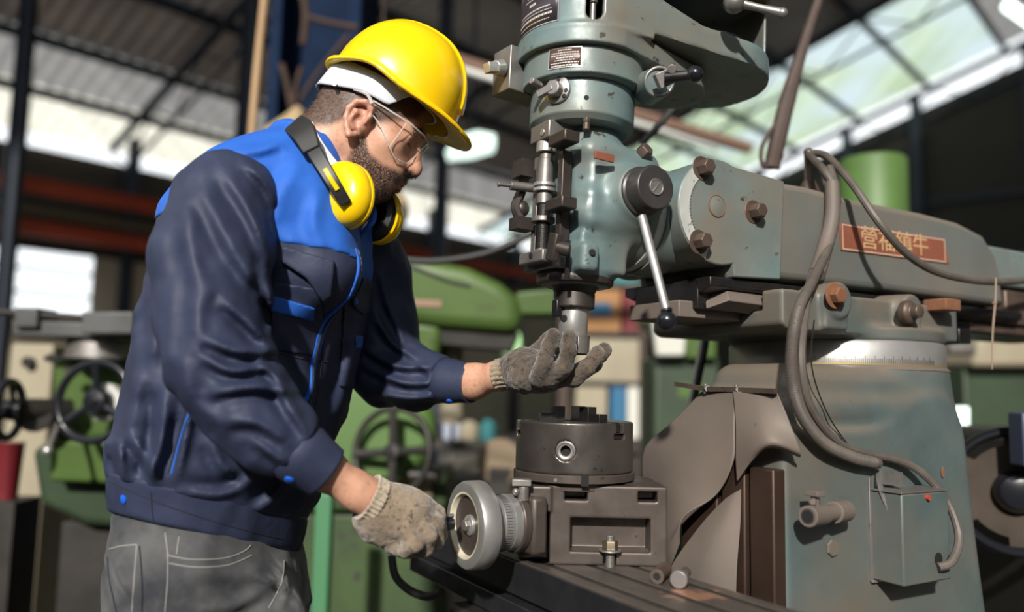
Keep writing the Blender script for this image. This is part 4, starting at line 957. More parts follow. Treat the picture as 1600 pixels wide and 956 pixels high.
# facing of the trunk
TH = math.radians(30); FV = np.array([math.cos(TH), -math.sin(TH)]); LV = np.array([math.sin(TH), math.cos(TH)])
TRUNK = [(212, 486, 46, 1.33), (236, 470, 84, 1.33), (268, 455, 118, 1.33), (320, 440, 146, 1.33), (380, 424, 160, 1.33), (480, 402, 172, 1.33), (560, 383, 176, 1.325), (640, 366, 177, 1.32), (715, 349, 165, 1.31), (760, 339, 157, 1.305), (800, 333, 149, 1.30), (880, 325, 140, 1.30)]
def trunk_fn(tab, grow=0.0, ratio=.76, p=2.35):
    zz = np.array([W(c, y, d)[2] for y, c, h, d in tab])[::-1]
    def col(f): return np.array([f(t) for t in tab])[::-1]
    c_, s_ = math.cos(TH), math.sin(TH); e_ = p/(p - 1); k1 = ((ratio*c_)**e_ + s_**e_)**(1/e_); k2 = (1 - ratio**2)*s_*c_/k1
    def solve(t):                                     # half breadth and centre that give the outline seen
        l, r = (t[1] - t[2] - 800)/FPX, (t[1] + t[2] - 800)/FPX; b = (r - l)*t[3]/(2*k1 - (r + l)*k2)
        return b - .005 + grow, r*(t[3] + k2*b) - k1*b + (W(t[1], t[0], t[3])[0] - (t[1] - 800)/FPX*t[3])
    bs = col(lambda t: solve(t)[0]); xs = col(lambda t: solve(t)[1]); ys = col(lambda t: W(t[1], t[0], t[3])[1])
    def uv(X, Y, Z):
        z = Z.ravel(); cx = np.interp(z, zz, xs).reshape(Z.shape); cy = np.interp(z, zz, ys).reshape(Z.shape); b = np.interp(z, zz, bs).reshape(Z.shape)
        return (X-cx)*FV[0] + (Y-cy)*FV[1], (X-cx)*LV[0] + (Y-cy)*LV[1], b
    def fn(X, Y, Z):
        u, v, b = uv(X, Y, Z); a = b*ratio
        q = (np.abs(u/a)**p + np.abs(v/b)**p)**(1/p)
        return np.maximum((q - 1)*a*.92, Z - zz[-1])
    fn.uv = uv; return fn
# ---- body: head, neck and arms as one surface
AL_, BE_ = math.radians(27), math.radians(-1)
hf = Vector((math.cos(BE_)*math.cos(AL_), -math.sin(BE_)*math.cos(AL_), -math.sin(AL_))); hl = Vector((math.sin(BE_), math.cos(BE_), 0)); hu = hf.cross(hl)
HR = np.array(Matrix((hf, hl, hu)).transposed()); HO = A3(W(561, 177, 1.27)) + A3(hl)*.075
HS = .90
def L(f, l, u): return HO + HR @ np.array([f, l, u])*HS
Hh = .0018
g = WS((-.47, 1.03, .86), (.02, 1.62, 1.74), Hh)
def E_(f, l, u, r, k=.01, op='u', R=None): g.ell(L(f, l, u), np.array(r)*HS, HR if R is None else HR @ R, k, op)
def C_(a, b, ra, rb=None, k=.01, op='u'): g.cap(L(*a), L(*b), ra*HS, None if rb is None else rb*HS, k, op)
E_(-.012, 0, .050, (.098, .075, .086))
E_(.045, 0, -.008, (.052, .060, .074), .03)
E_(.038, 0, -.058, (.050, .050, .040), .03)
E_(.080, 0, -.094, (.017, .021, .015), .03)
for s in (-1, 1):
    C_((.0, s*.054, -.046), (.068, s*.022, -.090), .015, .014, .03)
    E_(.064, s*.043, -.014, (.022, .018, .016), .025)
    E_(.082, s*.022, -.045, (.016, .016, .020), .025)
C_((.084, -.032, .030), (.090, 0, .028), .0125, .0125, .02); C_((.084, .032, .030), (.090, 0, .028), .0125, .0125, .02)
E_(.084, 0, -.052, (.023, .026, .026), .025)
for s in (-1, 1): E_(.103, s*.035, .010, (.0165, .015, .010), .018, 's')
g.chain([L(.090, 0, .022), L(.105, 0, -.004), L(.1165, 0, -.024), L(.1175, 0, -.030)], np.array([.0075, .0085, .0100, .0105])*HS, .012)
for s in (-1, 1): E_(.1055, s*.0125, -.0325, (.0105, .0072, .0080), .006); E_(.110, s*.0065, -.0405, (.005, .0032, .004), .003, 's')
C_((.097, -.0195, -.0625), (.1065, -.004, -.0585), .0042, .0058, .006); C_((.097, .0195, -.0625), (.1065, .004, -.0585), .0042, .0058, .006); C_((.1065, -.004, -.0585), (.1065, .004, -.0585), .0056, None, .004)
C_((.096, -.017, -.0665), (.1045, 0, -.0715), .0048, .0068, .006); C_((.096, .017, -.0665), (.1045, 0, -.0715), .0048, .0068, .006)
C_((.098, -.022, -.0645), (.112, 0, -.0650), .0012, .0016, .004, 's'); C_((.098, .022, -.0645), (.112, 0, -.0650), .0012, .0016, .004, 's')
for s in (-1, 1):
    E_(.0825, s*.032, .008, (.0132, .0165, .0120), .012); C_((.092, s*.018, .0165), (.090, s*.046, .013), .0018, .0016, .006)
    C_((.0955, s*.021, .0030), (.0935, s*.044, .0015), .0013, .0013, .0015, 's')
    # ears
    HO_, HO = HO, L(.006, 0, -.0145)
    E_(-.004, s*.0745, .003, (.021, .007, .029), .008, 'u', rot('Y', -12))
    hx_ = [(.011, .004), (.0135, .018), (.009, .031), (-.004, .0365), (-.018, .030), (-.0245, .014), (-.021, -.004), (-.011, -.018), (-.001, -.0285), (.006, -.024)]
    rr = [.0035, .0042, .0045, .0048, .005, .0046, .0042, .0044, .0062, .005]
    g.chain([L(f, s*(.0835 + (.005 if f < 0 else 0)), u) for f, u in hx_], np.array(rr)*HS, .004)
    g.chain([L(.004, s*.083, .022), L(-.010, s*.0855, .014), L(-.012, s*.0855, -.003), L(-.003, s*.082, -.013)], np.array([.003, .0042, .0042, .0035])*HS, .005)
    E_(-.001, s*.0875, .002, (.0085, .0095, .0095), .004, 's'); E_(.0, s*.087, .020, (.0085, .006, .006), .004, 's')
    E_(.0095, s*.0775, -.003, (.0055, .005, .0075), .004)
    HO = HO_
nk = A3(W(486, 262, 1.345))
g.cap(L(-.022, 0, -.010), nk, .057, .066, .03); g.cap(L(-.045, 0, .0), nk + A3((-.02, 0, -.02)), .046, .06, .03); g.cap(L(.03, 0, -.075), nk + A3((.05, -.02, -.06)), .040, .05, .02)
g.put(lambda X, Y, Z: trunk_fn(TRUNK, -.03)(X, Y, Z), A3((-.46, 1.05, .90)), A3((-.02, 1.60, nk[2] - .03)), .03)
g.chainp([(360, 330, 1.20, 50), (335, 500, 1.11, 44), (350, 600, 1.09, 42), (420, 660, 1.09, 40), (500, 728, 1.105, 31), (560, 768, 1.125, 26), (600, 790, 1.14, 28)], .02)
g.chainp([(548, 345, 1.46, 45), (592, 500, 1.515, 33), (604, 584, 1.505, 27), (670, 592, 1.45, 25), (740, 596, 1.40, 25), (782, 586, 1.365, 20), (815, 578, 1.345, 22)], .02)
g.chainp([(505, 728, 1.098, 10), (560, 757, 1.108, 7)], .012)
me = g.mesh('body'); nv = len(me.vertices); co = np.empty(nv*3, np.float32); me.vertices.foreach_get('co', co); co = co.reshape(-1, 3)
lc = (co - HO) @ HR/HS                                               # head space
f_, l_, u_ = lc[:, 0], lc[:, 1], lc[:, 2]; al = np.abs(l_)
def sst(x, a, b): t = np.clip((x-a)/(b-a), 0, 1); return t*t*(3-2*t)
line = np.interp(f_, [.014, .026, .045, .070, .085, .12], [-.012, -.028, -.047, -.052, -.050, -.045])
beard = sst(line - u_, -.004, .010)*sst(f_, .008, .026)*sst(u_, -.135, -.105)
must = sst(f_, .085, .092)*sst(-.034 - u_, -.002, .004)*sst(.030 - al, 0, .008)
beard = np.maximum(beard, must*.95)
lips = sst(f_, .0985, .1025)*sst(.0085 - np.abs(u_ + .0655), -.0012, .002)*sst(.019 - al, -.002, .004)
beard *= 1 - lips; beard *= 1 - .75*sst(.010 - np.abs(u_ + .079), 0, .004)*sst(al, .008, .014)*sst(f_, .09, .1)
hl_ = np.interp(f_, [-.12, -.075, -.045, -.020, -.010, .014, .024, .036, .06, .08], [-.06, -.058, -.046, -.020, .026, .030, -.004, .006, .026, .048])
ear_ = sst(al, .0765, .0785)*sst(.04 - np.abs(u_ + .0115), 0, .004)*sst(.032 - np.abs(f_ - .002), 0, .004)
hair = sst(u_ - hl_, -.010, .012)*sst(.088 - f_, 0, .01)*(1 - ear_)*(u_ > -.075)
red = np.clip(lips + ear_*.45 + .3*sst(f_, .112, .118)*(u_ > -.05), 0, 1)
lash = sst(.0018 - np.abs(u_ - .0022), -.0006, .0008)*sst(al, .018, .021)*sst(.046 - al, 0, .003)*sst(f_, .075, .085)
brow = sst(.0035 - np.abs(u_ - .0315 - .25*np.clip(.02 - np.abs(al - .03), -.01, .02)), -.001, .002)*sst(al, .012, .016)*sst(.05 - al, 0, .005)*sst(f_, .07, .08)
tone = np.stack([np.clip(beard, 0, 1), np.clip(np.maximum(np.maximum(hair*.9, brow), lash), 0, 1), red, np.ones(nv)], 1).astype(np.float32)
far = u_ < -.14; tone[far, :3] = 0
ca = me.color_attributes.new('tone', 'FLOAT_COLOR', 'POINT'); ca.data.foreach_set('color', tone.ravel())
body = finish('body', me, M['skin'], man, 0, 180)
sm = body.modifiers.new('smooth', 'SMOOTH'); sm.iterations = 2; sm.factor = .5
# hairs of beard, brows and clipped sides
nrm = np.empty(nv*3, np.float32); me.vertices.foreach_get('normal', nrm); nrm = nrm.reshape(-1, 3)
def strands(name, w, count, length, rad, lean, seed):
    r = np.random.RandomState(seed); p = np.clip(w, 0, 1)**1.5; idx = r.choice(nv, count, p=p/p.sum()); vs = np.empty((count, 4, 3)); 
    b = co[idx] + r.normal(0, .0006, (count, 3)); n = nrm[idx]; d = n*r.uniform(.35, .7, (count, 1)) + lean + r.normal(0, .28, (count, 3)); d /= np.linalg.norm(d, axis=1)[:, None]
    s = np.cross(d, r.normal(0, 1, (count, 3))); s /= np.linalg.norm(s, axis=1)[:, None]; t = np.cross(d, s); ln = length*r.uniform(.6, 1.2, (count, 1))
    vs[:, 0] = b + s*rad; vs[:, 1] = b - s*rad*.5 + t*rad*.87; vs[:, 2] = b - s*rad*.5 - t*rad*.87; vs[:, 3] = b + d*ln
    F = (np.arange(count)[:, None, None]*4 + np.array([[0, 1, 3], [1, 2, 3], [2, 0, 3]])[None]).reshape(-1, 3)
    mm = bpy.data.meshes.new(name); mm.from_pydata(vs.reshape(-1, 3).tolist(), [], F.tolist())
    o = finish(name, mm, M['hairm'], man, 0, 0); o['kind'] = 'stuff'; return o
dn = HR @ np.array([.25, 0, -.75])
strands('beard', np.where(far, 0, beard), 9000, .0042, .00016, dn*.8, 1)
strands('hair', np.where(far, 0, hair), 9000, .006, .00017, HR @ np.array([-.5, 0, -.5]), 2)
strands('eyebrow', np.where(far, 0, brow), 700, .007, .00018, HR @ np.array([-.3, 0, .2]), 3)
for s in (-1, 1):
    mb = MB(); c = L(.0805, s*.031, .0070); mb.sphere(c, .0122*HS, 20); ey_ = mb.build('eye', plain('eye_white', (.55, .5, .46), .2), man)
    mb = MB(); dv = Vector(HR @ np.array([.93, 0, -.36])); mb.sphere(Vector(c) + dv*.0078*HS, .0058*HS, 16); mb.build('iris', plain('brown_iris', (.03, .016, .01), .15), ey_)

# ---- jacket
Hj = .0042
tf = trunk_fn(TRUNK)
hemA, hemB, hemC = W(163, 797, 1.25), W(455, 863, 1.20), W(300, 832, 1.12)
hn = (hemB - hemA).cross(hemC - hemA).normalized(); hn = hn if hn.z > 0 else -hn
def hem(X, Y, Z): return -((X - hemA.x)*hn.x + (Y - hemA.y)*hn.y + (Z - hemA.z)*hn.z)     # >0 below the hem
g = WS((-.74, 1.0, .80), (.02, 1.68, 1.60), Hj)
g.put(tf, A3((-.74, 1.0, .80)), A3((.0, 1.66, 1.58)), .01)
g.chainp([(478, 236, 1.33, 50), (372, 292, 1.235, 56), (345, 312, 1.22, 52)], .03); g.chainp([(490, 240, 1.34, 50), (545, 330, 1.45, 52)], .03)
g.chainp([(400, 290, 1.36, 66), (330, 345, 1.36, 66), (315, 420, 1.36, 70)], .05)
g.chainp([(470, 330, 1.25, 70), (505, 420, 1.24, 62)], .05)
def folds(g, lst, gain=1.25):
    """soft creases: a ridge with a valley beside it, along lines on the cloth (points, width, height)"""
    sl, q = g.all(); px, py, dd = PXG(q[0] + 0*q[1] + 0*q[2], q[1] + 0*q[0] + 0*q[2], q[2] + 0*q[0] + 0*q[1]); acc = np.zeros(px.shape, np.float32)
    m = np.abs(g.d) < .02; x, y = px[m], py[m]; out = np.zeros(len(x))
    for pts, w, h in lst:
        P = spline([Vector((a[0], a[1], 0)) for a in pts], 6); best = np.full(len(x), 1e9); sg = np.zeros(len(x)); tt = np.zeros(len(x)); n = len(P) - 1
        for i in range(n):
            ax_, ay_ = P[i].x, P[i].y; ex_, ey_ = P[i+1].x - ax_, P[i+1].y - ay_; L2 = ex_*ex_ + ey_*ey_ + 1e-9
            t = np.clip(((x-ax_)*ex_ + (y-ay_)*ey_)/L2, 0, 1); dx, dy = x - ax_ - t*ex_, y - ay_ - t*ey_; d2 = dx*dx + dy*dy; c = (ex_*dy - ey_*dx)/math.sqrt(L2); k = d2 < best
            best = np.where(k, d2, best); sg = np.where(k, np.sign(c), sg); tt = np.where(k, (i + t)/n, tt)
        s_ = np.sqrt(best)*sg; env = np.sin(np.pi*np.clip(tt, .02, .98))**.6; far_ = np.exp(-np.maximum(0, np.abs(s_)/w - 3.5))
        out += gain*h*env*far_*(np.exp(-(s_/w)**2) - .75*np.exp(-((s_ - 1.7*w)/(1.1*w))**2))
    acc[m] = out; g.d -= acc
nz = noise3(g.n, (9, 9, 12)) ; nz2 = noise3(g.n, (22, 22, 30))
fold_lst = []
# trunk folds: blousing above the waistband, pulls from the armpit
trunk_folds = [([(205, 680), (228, 715), (246, 752)], 9, .009), ([(258, 610), (250, 690), (232, 752)], 10, .010), ([(305, 600), (288, 690), (276, 748)], 9, .008), ([(225, 520), (214, 600), (192, 700)], 13, .007), ([(250, 440), (242, 520), (236, 590)], 12, .006), ([(400, 745), (350, 772), (290, 768)], 9, .008), ([(470, 690), (440, 765), (395, 800)], 10, .008), ([(330, 690), (350, 730), (390, 745)], 9, .006), ([(186, 690), (190, 730), (196, 756)], 7, .006), ([(445, 520), (480, 590), (486, 660)], 12, .005), ([(560, 470), (548, 560), (530, 640)], 10, .005), ([(470, 250), (440, 300), (430, 350)], 14, .004), ([(500, 300), (490, 350), (505, 390)], 12, .004), ([(350, 240), (400, 236), (440, 224)], 8, .004)]
def hem_shape(gr):
    sl, q = gr.all(); hd = -hem(*q)
    gr.d -= (.008*np.exp(-((hd - .085)/.03)**2)).astype(np.float32)
hem_shape(g)
g.d -= (nz*.0045 + nz2*.0022).astype(np.float32)
folds(g, trunk_folds)
g.intersect(lambda X, Y, Z: hem(X, Y, Z) + .045 + 0*Y, .006)                    # the trunk ends on the waistband
TG = g.copy()
hollow = g.copy(); 
neckc = L(-.02, 0, -.06)
g.cap(A3(W(505, 205, 1.345)), A3(W(500, 290, 1.335)), .066, .052, .01, 's'); g.cap(A3(W(535, 300, 1.31)), A3(W(520, 340, 1.30)), .035, .02, .01, 's')
jk = g.build('jacket', M['navy'], man, 180, 2)
# waistband
wb = WS((-.74, 1.0, .74), (-.1, 1.68, 1.02), .0032)
wt = trunk_fn([(y, c, h + 1, d) for y, c, h, d in TRUNK], .002)
wb.put(wt, A3((-.74, 1.0, .74)), A3((.0, 1.66, 1.02)), .01)
wb.d -= noise3(wb.n, (26, 26, 8)).astype(np.float32)*.0015
wb.intersect(lambda X, Y, Z: np.maximum(hem(X, Y, Z), -hem(X, Y, Z) - .056), .005)
band = wb.build('waistband', M['navy'], man, 180, 2)
# ---- things laid on the cloth: shells of the trunk cut to an outline
def poly_sd(PXa, PYa, poly):
    P = np.array(poly, float); d = np.full(PXa.shape, 1e9); ins = np.zeros(PXa.shape, bool)
    for i in range(len(P)):
        a, b = P[i], P[(i+1) % len(P)]; e = b - a; wx_, wy_ = PXa - a[0], PYa - a[1]
        t = np.clip((wx_*e[0] + wy_*e[1])/(e @ e), 0, 1); d = np.minimum(d, (wx_ - e[0]*t)**2 + (wy_ - e[1]*t)**2)
        c = ((a[1] > PYa) != (b[1] > PYa)) & (PXa < (b[0]-a[0])*(PYa - a[1])/((b[1]-a[1]) or 1e-9) + a[0]); ins ^= c
    return np.where(ins, -1, 1)*np.sqrt(d)
def patch(G, name, poly, mat, parent, lift=.003, near=True, relax=1, extra=None, dmax=1.62):
    s = G.copy()
    q = [s.lo[i] + s.h*np.arange(s.n[i], dtype=np.float32) for i in range(3)]; X, Y, Z = np.meshgrid(*q, indexing='ij', sparse=True)
    px, py, dd = PXG(X + 0*Y + 0*Z, Y + 0*X + 0*Z, Z + 0*X + 0*Y)
    m = poly_sd(px, py, poly)*dd/FPX
    if near:
        nrmy = np.gradient(s.d, axis=1); m = np.maximum(m, np.where(nrmy < s.h*.15, -1, .02))
    if extra is not None: m = np.maximum(m, extra(X, Y, Z))
    s.d = np.maximum(s.d - lift, m).astype(np.float32); s.d = np.maximum(s.d, -(G.d + .004))
    return s.build(name, mat, parent, 180, relax, True)
def crop(G, poly, pad=.03, dlo=1.0, dhi=1.7):
    """the part of a grid around an outline, resampled finer"""
    P = [A3(W(x, y, d)) for x, y in poly for d in (dlo, dhi)]; lo = np.maximum(np.min(P, 0) - pad, G.lo); hi = np.minimum(np.max(P, 0) + pad, G.lo + (G.n-2)*G.h)
    h = .0024; s = WS(tuple(lo), tuple(hi), h)
    idx = [np.clip((s.lo[i] + h*np.arange(s.n[i]) - G.lo[i])/G.h, 0, G.n[i] - 1.001) for i in range(3)]
    d = G.d
    for ax in range(3):
        i0 = np.floor(idx[ax]).astype(int); f = (idx[ax] - i0).astype(np.float32); sh = [1, 1, 1]; sh[ax] = -1; f = f.reshape(sh)
        d = np.take(d, i0, ax)*(1-f) + np.take(d, i0+1, ax)*f
    s.d = d.astype(np.float32); return s
def vrange(v0, v1, umin=0):
    def ex_(X, Y, Z):
        u, v, b = tf.uv(X, Y, Z); return np.maximum(np.maximum(v0 - v, v - v1), umin - u)
    return ex_
# royal blue yoke
s = TG.copy()
sl, q = s.all(); yz0 = W(440, 380, 1.22)[2]
u, v, b = tf.uv(*q)
yk = (W(440, 382, 1.22)[2] - q[2]) - (v + .14)*.16
yk = np.where(u < 0, (W(300, 290, 1.3)[2] - .05) - q[2], yk)
s.d = np.maximum(np.maximum(s.d - .0022, yk), -(TG.d + .006)).astype(np.float32)
s.cap(A3(W(505, 205, 1.345)), A3(W(500, 290, 1.335)), .066, .052, .006, 's'); s.cap(A3(W(535, 300, 1.31)), A3(W(520, 340, 1.30)), .035, .02, .01, 's')
yoke = s.build('shoulder_yoke', M['blue'], jk, 180, 2); yoke['label'] = 'royal blue yoke'
fr = [(470, 380), (590, 380), (590, 700), (470, 700)]
G2 = crop(TG, fr, .02, 1.1, 1.5)
s = G2.copy(); sl, q = s.all(); u, v, b = tf.uv(*q); zt = W(535, 385, 1.22)[2]; zb = W(496, 676, 1.22)[2]; zz_ = q[2] + 0*u
hw_ = np.interp(zz_, [zb, zt], [.004, .011]); s.d = np.maximum(np.maximum(s.d - .004, np.abs(v) - hw_), np.maximum(np.maximum(zb - zz_, zz_ - zt), -u)).astype(np.float32); s.d = np.maximum(s.d, -(G2.d + .004))
s.build('zip_placket', M['blue'], jk, 180, 1)
s = G2.copy(); s.d = np.maximum(np.maximum(s.d - .0058, np.abs(v - .0) - .0022), np.maximum(np.maximum(zb - zz_, zz_ - zt), -u)).astype(np.float32); s.d = np.maximum(s.d, -(G2.d + .003))
s.build('zip_teeth', M['black'], jk, 180, 0)
polys = [('chest_pocket', [(424, 440), (500, 452), (512, 560), (424, 546)], 'navy', .0030, True), ('pocket_flap', [(441, 384), (523, 408), (518, 462), (505, 474), (478, 434), (441, 410)], 'navy', .010, True), ('pocket_stripe', [(424, 461), (492, 481), (490, 503), (421, 486)], 'blue', .0052, True)]
for nm, pl, mt, lf, nr in polys:
    patch(crop(TG, pl, .03, 1.1, 1.4), nm, pl, M[mt], jk, lf, False, 1, lambda X, Y, Z: np.maximum(tf.uv(X, Y, Z)[1] - .0, -tf.uv(X, Y, Z)[0]))
polys = [('chest_pocket', [(540, 440), (582, 450), (572, 610), (530, 604)], 'navy', .003), ('pocket_flap', [(542, 428), (580, 437), (579, 486), (568, 492), (552, 478)], 'navy', .007), ('pocket_tag', [(556, 523), (568, 525), (566, 545), (555, 543)], 'blue', .0055), ('flap_tag', [(552, 462), (560, 468), (560, 478), (553, 474)], 'blue', .0085)]
for nm, pl, mt, lf in polys:
    patch(crop(TG, pl, .03, 1.1, 1.5), nm, pl, M[mt], jk, lf, False, 1, lambda X, Y, Z: np.maximum(.012 - tf.uv(X, Y, Z)[1], -tf.uv(X, Y, Z)[0]))
# sleeves
def sleeve(name, lo, hi, pts, fl, cut, k=.03, amp=1.0):
    g = WS(lo, hi, .0034); g.chainp(pts, k)
    g.d -= (noise3(g.n, (7, 7, 8))*.0045*amp + noise3(g.n, (18, 18, 20))*.0022*amp).astype(np.float32)
    folds(g, fl)
    c, n = cut
    g.intersect(lambda X, Y, Z: (X-c[0])*n[0] + (Y-c[1])*n[1] + (Z-c[2])*n[2], .004)
    return g.build(name, M['navy'], jk, 180, 2, True), g
def cuff(name, a, b, ra, rb, parent, th=.004):
    """double-layered cuff, open at the wrist"""
    a, b = Vector(a), Vector(b); F = frame(a, b - a); Ln = (b-a).length; mb = MB()
    mb.lathe([(ra*.96, -.002), (ra, .001), (ra*1.01, Ln*.3), ((ra+rb)/2*1.0, Ln*.6), (rb*1.02, Ln - .003), (rb*1.02, Ln), (rb*.96, Ln), (rb*.9, Ln - .01), (ra*.8, 0)], F @ Matrix.Diagonal((1, .92, 1, 1)), 48, False)
    return mb.build(name, M['navy'], parent, 0, 180)
cA, cB = W(455, 697, 1.092), W(509, 737, 1.108)
near_pts = [(355, 316, 1.175, 80), (332, 400, 1.135, 84), (328, 490, 1.105, 79), (340, 570, 1.085, 75), (378, 625, 1.085, 70), (430, 675, 1.09, 58), (475, 712, 1.10, 46)]
near_folds = [([(384, 256), (415, 285), (438, 330)], 8, .006), ([(350, 270), (395, 340), (428, 420)], 10, .007), ([(320, 300), (370, 400), (425, 470)], 12, .008), ([(290, 320), (300, 400), (330, 470)], 14, .006), ([(350, 470), (385, 500), (425, 545)], 9, .010), ([(318, 528), (370, 548), (430, 548)], 9, .011), ([(318, 556), (360, 578), (415, 572)], 8, .010), ([(325, 616), (390, 604), (452, 612)], 9, .009), ([(285, 560), (300, 620), (350, 668)], 12, .006), ([(350, 660), (400, 660), (450, 690)], 9, .007), ([(425, 600), (455, 640), (482, 680)], 8, .007), ([(400, 690), (430, 712), (452, 730)], 7, .006), ([(300, 420), (310, 500), (300, 560)], 14, .006), ([(400, 560), (432, 590), (448, 620)], 7, .007), ([(410, 420), (424, 470), (428, 520)], 8, .006)]
dirn = (cB - cA).normalized()
sn, SNG = sleeve('sleeve', (-.52, .92, .82), (-.22, 1.28, 1.44), near_pts, near_folds, (A3(cA + dirn*.008), A3(dirn)))
cfn = cuff('cuff', cA, cB, .0475, .0405, sn)
fA, fB = W(690, 594, 1.435), W(738, 599, 1.402)
far_pts = [(545, 345, 1.46, 62), (583, 430, 1.50, 55), (596, 510, 1.51, 55), (603, 580, 1.505, 51), (650, 592, 1.465, 45), (705, 595, 1.425, 36)]
far_folds = [([(590, 500), (612, 535), (645, 556)], 6, .008), ([(570, 545), (620, 572), (690, 572)], 6, .008), ([(575, 575), (640, 600), (715, 588)], 6, .007), ([(605, 470), (622, 510), (632, 540)], 6, .006), ([(580, 615), (650, 622), (715, 610)], 6, .006), ([(596, 430), (604, 470), (612, 500)], 6, .005), ([(640, 552), (680, 590), (720, 600)], 6, .005)]
dirf = (fB - fA).normalized()
sf, SFG = sleeve('sleeve', (-.32, 1.32, .98), (-.06, 1.62, 1.46), far_pts, far_folds, (A3(fA + dirf*.008), A3(dirf)), amp=.8)
cff = cuff('cuff', fA, fB, .0435, .0365, sf)
def button(parent, px, py, d, r, nrm_, name='snap_button'):
    p = W(px, py, d); mb = MB(); mb.lathe([(r*.5, -.004), (r, -.001), (r, .0015), (r*.7, .0028), (0.0001, .003)], frame(p, nrm_), 24); return mb.build(name, M['snap'], parent)
# collar: stands round the neck, open at the front
Bk, Ft = W(463, 214, 1.36), W(548, 376, 1.285); cc = (Bk + Ft)/2; ax_ = (Ft - Bk).normalized(); lat = Vector((LV[0], LV[1], 0)); upn = ax_.cross(lat); upn = upn if upn.z > 0 else -upn
Lc = (Ft - Bk).length/2
def collar(name, mat, t0, t1, w, h0, h1, grow, parent, flare=.0):
    vs, fs = [], []; n, m = 48, 7
    for i in range(n):
        t = math.radians(t0 + (t1-t0)*i/(n-1)); e = abs(t)/math.pi                       # 180 = nape, 0 = throat
        base = cc + ax_*(Lc*math.cos(t)*(1 + grow)) + lat*((w + grow*.06)*math.sin(t))
        hh = h1 + (h0-h1)*e
        for j in range(m):
            s_ = j/(m-1); off = (ax_*math.cos(t)*.3 + lat*math.sin(t)*.6)*(-.016*s_ + flare*s_*s_)
            vs.append(base + upn*(hh*s_ - .012) + off)
    for i in range(n-1):
        for j in range(m-1): fs.append((i*m+j, (i+1)*m+j, (i+1)*m+j+1, i*m+j+1))
    o = MB().add(vs, fs).build(name, mat, parent, 0, 180); md = o.modifiers.new('t', 'SOLIDIFY'); md.thickness = .004; md.offset = 0; return o
clr = collar('collar', M['blue'], 10, 350, .078, .052, .048, .0, jk)
# white shirt edge inside the collar
collar('undershirt', plain('white_shirt', (.72, .72, .74), .9), 20, 340, .070, .067, .03, -.05, man)
# ---- trousers, boots
JT = [(740, 328, 128, 1.30), (800, 321, 139, 1.30), (850, 322, 138, 1.30), (905, 331, 140, 1.30), (960, 330, 146, 1.30), (1010, 332, 142, 1.30)]
g = WS((-.76, 1.0, -.02), (.08, 1.66, 1.0), .0046)
jf = trunk_fn(JT, 0, .84, 2.2)
g.put(lambda X, Y, Z: np.maximum(jf(X, Y, Z), .735 - Z), A3((-.74, 1.0, .70)), A3((.0, 1.64, .99)), .02)
for (px, d, fx) in ((282, 1.215, .02), (372, 1.40, .05)):
    h_ = W(px, 930, d); g.chain([A3((h_.x, h_.y, .80)), A3((h_.x + fx + .03, h_.y - .015, .50)), A3((h_.x + fx, h_.y, .10))], [.100, .078, .062], .05)
g.chainp([(405, 930, 1.235, 44), (440, 980, 1.22, 44)], .05)
g.d -= (noise3(g.n, (10, 10, 14))*.0035 + noise3(g.n, (30, 30, 40))*.0018).astype(np.float32)
folds(g, [([(395, 900), (440, 915), (475, 950)], 7, .007), ([(300, 955), (370, 945), (430, 905)], 9, .006), ([(178, 870), (186, 900), (205, 930)], 8, .007), ([(300, 890), (370, 900), (420, 880)], 12, .004), ([(430, 880), (446, 910), (440, 950)], 7, .008), ([(240, 900), (250, 930), (240, 960)], 9, .004)])
g.intersect(lambda X, Y, Z: .05 - Z + 0*X + 0*Y, 0); g.intersect(lambda X, Y, Z: Z - .975 + 0*X + 0*Y, 0)
JG = g; jeans = g.build('jeans', M['denim'], man, 180, 2)
for (px, d, fx) in ((282, 1.215, .02), (372, 1.40, .05)):
    h_ = W(px, 930, d); g = SDF((-.12, -.07, -.002), (.22, .07, .14), .004); g.chain([np.array((-.03, 0, .04)), np.array((.05, 0, .05)), np.array((.15, 0, .035))], [.043, .045, .036], .02); g.cap((-.01, 0, .04), (-.01, 0, .12), .045, .05, .02); g.intersect(lambda X, Y, Z: -Z + 0*X + 0*Y, .002)
    me = g.mesh('work_boot'); me.transform(Matrix.Translation((h_.x + fx, h_.y, 0)) @ Matrix.Rotation(-TH, 4, 'Z')); finish('work_boot', me, M['black'], man, 0, 180)
# seams and pocket edges found on the cloth itself
from mathutils.bvhtree import BVHTree
def bvh(objs):
    out = []
    for o in objs:
        me = o.data; n = len(me.vertices); co = np.empty(n*3, np.float32); me.vertices.foreach_get('co', co)
        out.append(BVHTree.FromPolygons(co.reshape(-1, 3).tolist(), [tuple(p.vertices) for p in me.polygons]))
    return out
def hit(trees, px, py):
    o = Vector((0, 0, CAMH)); d = (W(px, py, 1) - o).normalized(); best = None
    for t in trees:
        h = t.ray_cast(o, d)
        if h[0] is not None and (best is None or h[3] < best[2]): best = (h[0], h[1], h[3])
    return best
def seam(trees, name, pts, r, mat, parent, lift=0, k=10):
    P = spline([Vector((x, y, 0)) for x, y in pts], k); Q = []
    for p in P:
        h = hit(trees, p.x, p.y)
        if h: Q.append(h[0] + h[1]*lift)
    return MB().tube(Q, r, 6, 0).build(name, mat, parent) if len(Q) > 3 else None
tj = bvh([jk]); tb_ = bvh([band]); tjean = bvh([jeans]); tsn = bvh([sn])
M['seam'] = plain('dark_stitching', (.012, .014, .022), .9)
for pts in ([(424, 548), (470, 560), (512, 566)], [(446, 402), (474, 428), (500, 466), (514, 458), (520, 414)], [(505, 470), (503, 560), (492, 640), (486, 690)], [(300, 600), (280, 680), (262, 740)]): seam(tj, 'stitched_seam', pts, .0011, M['seam'], jk)
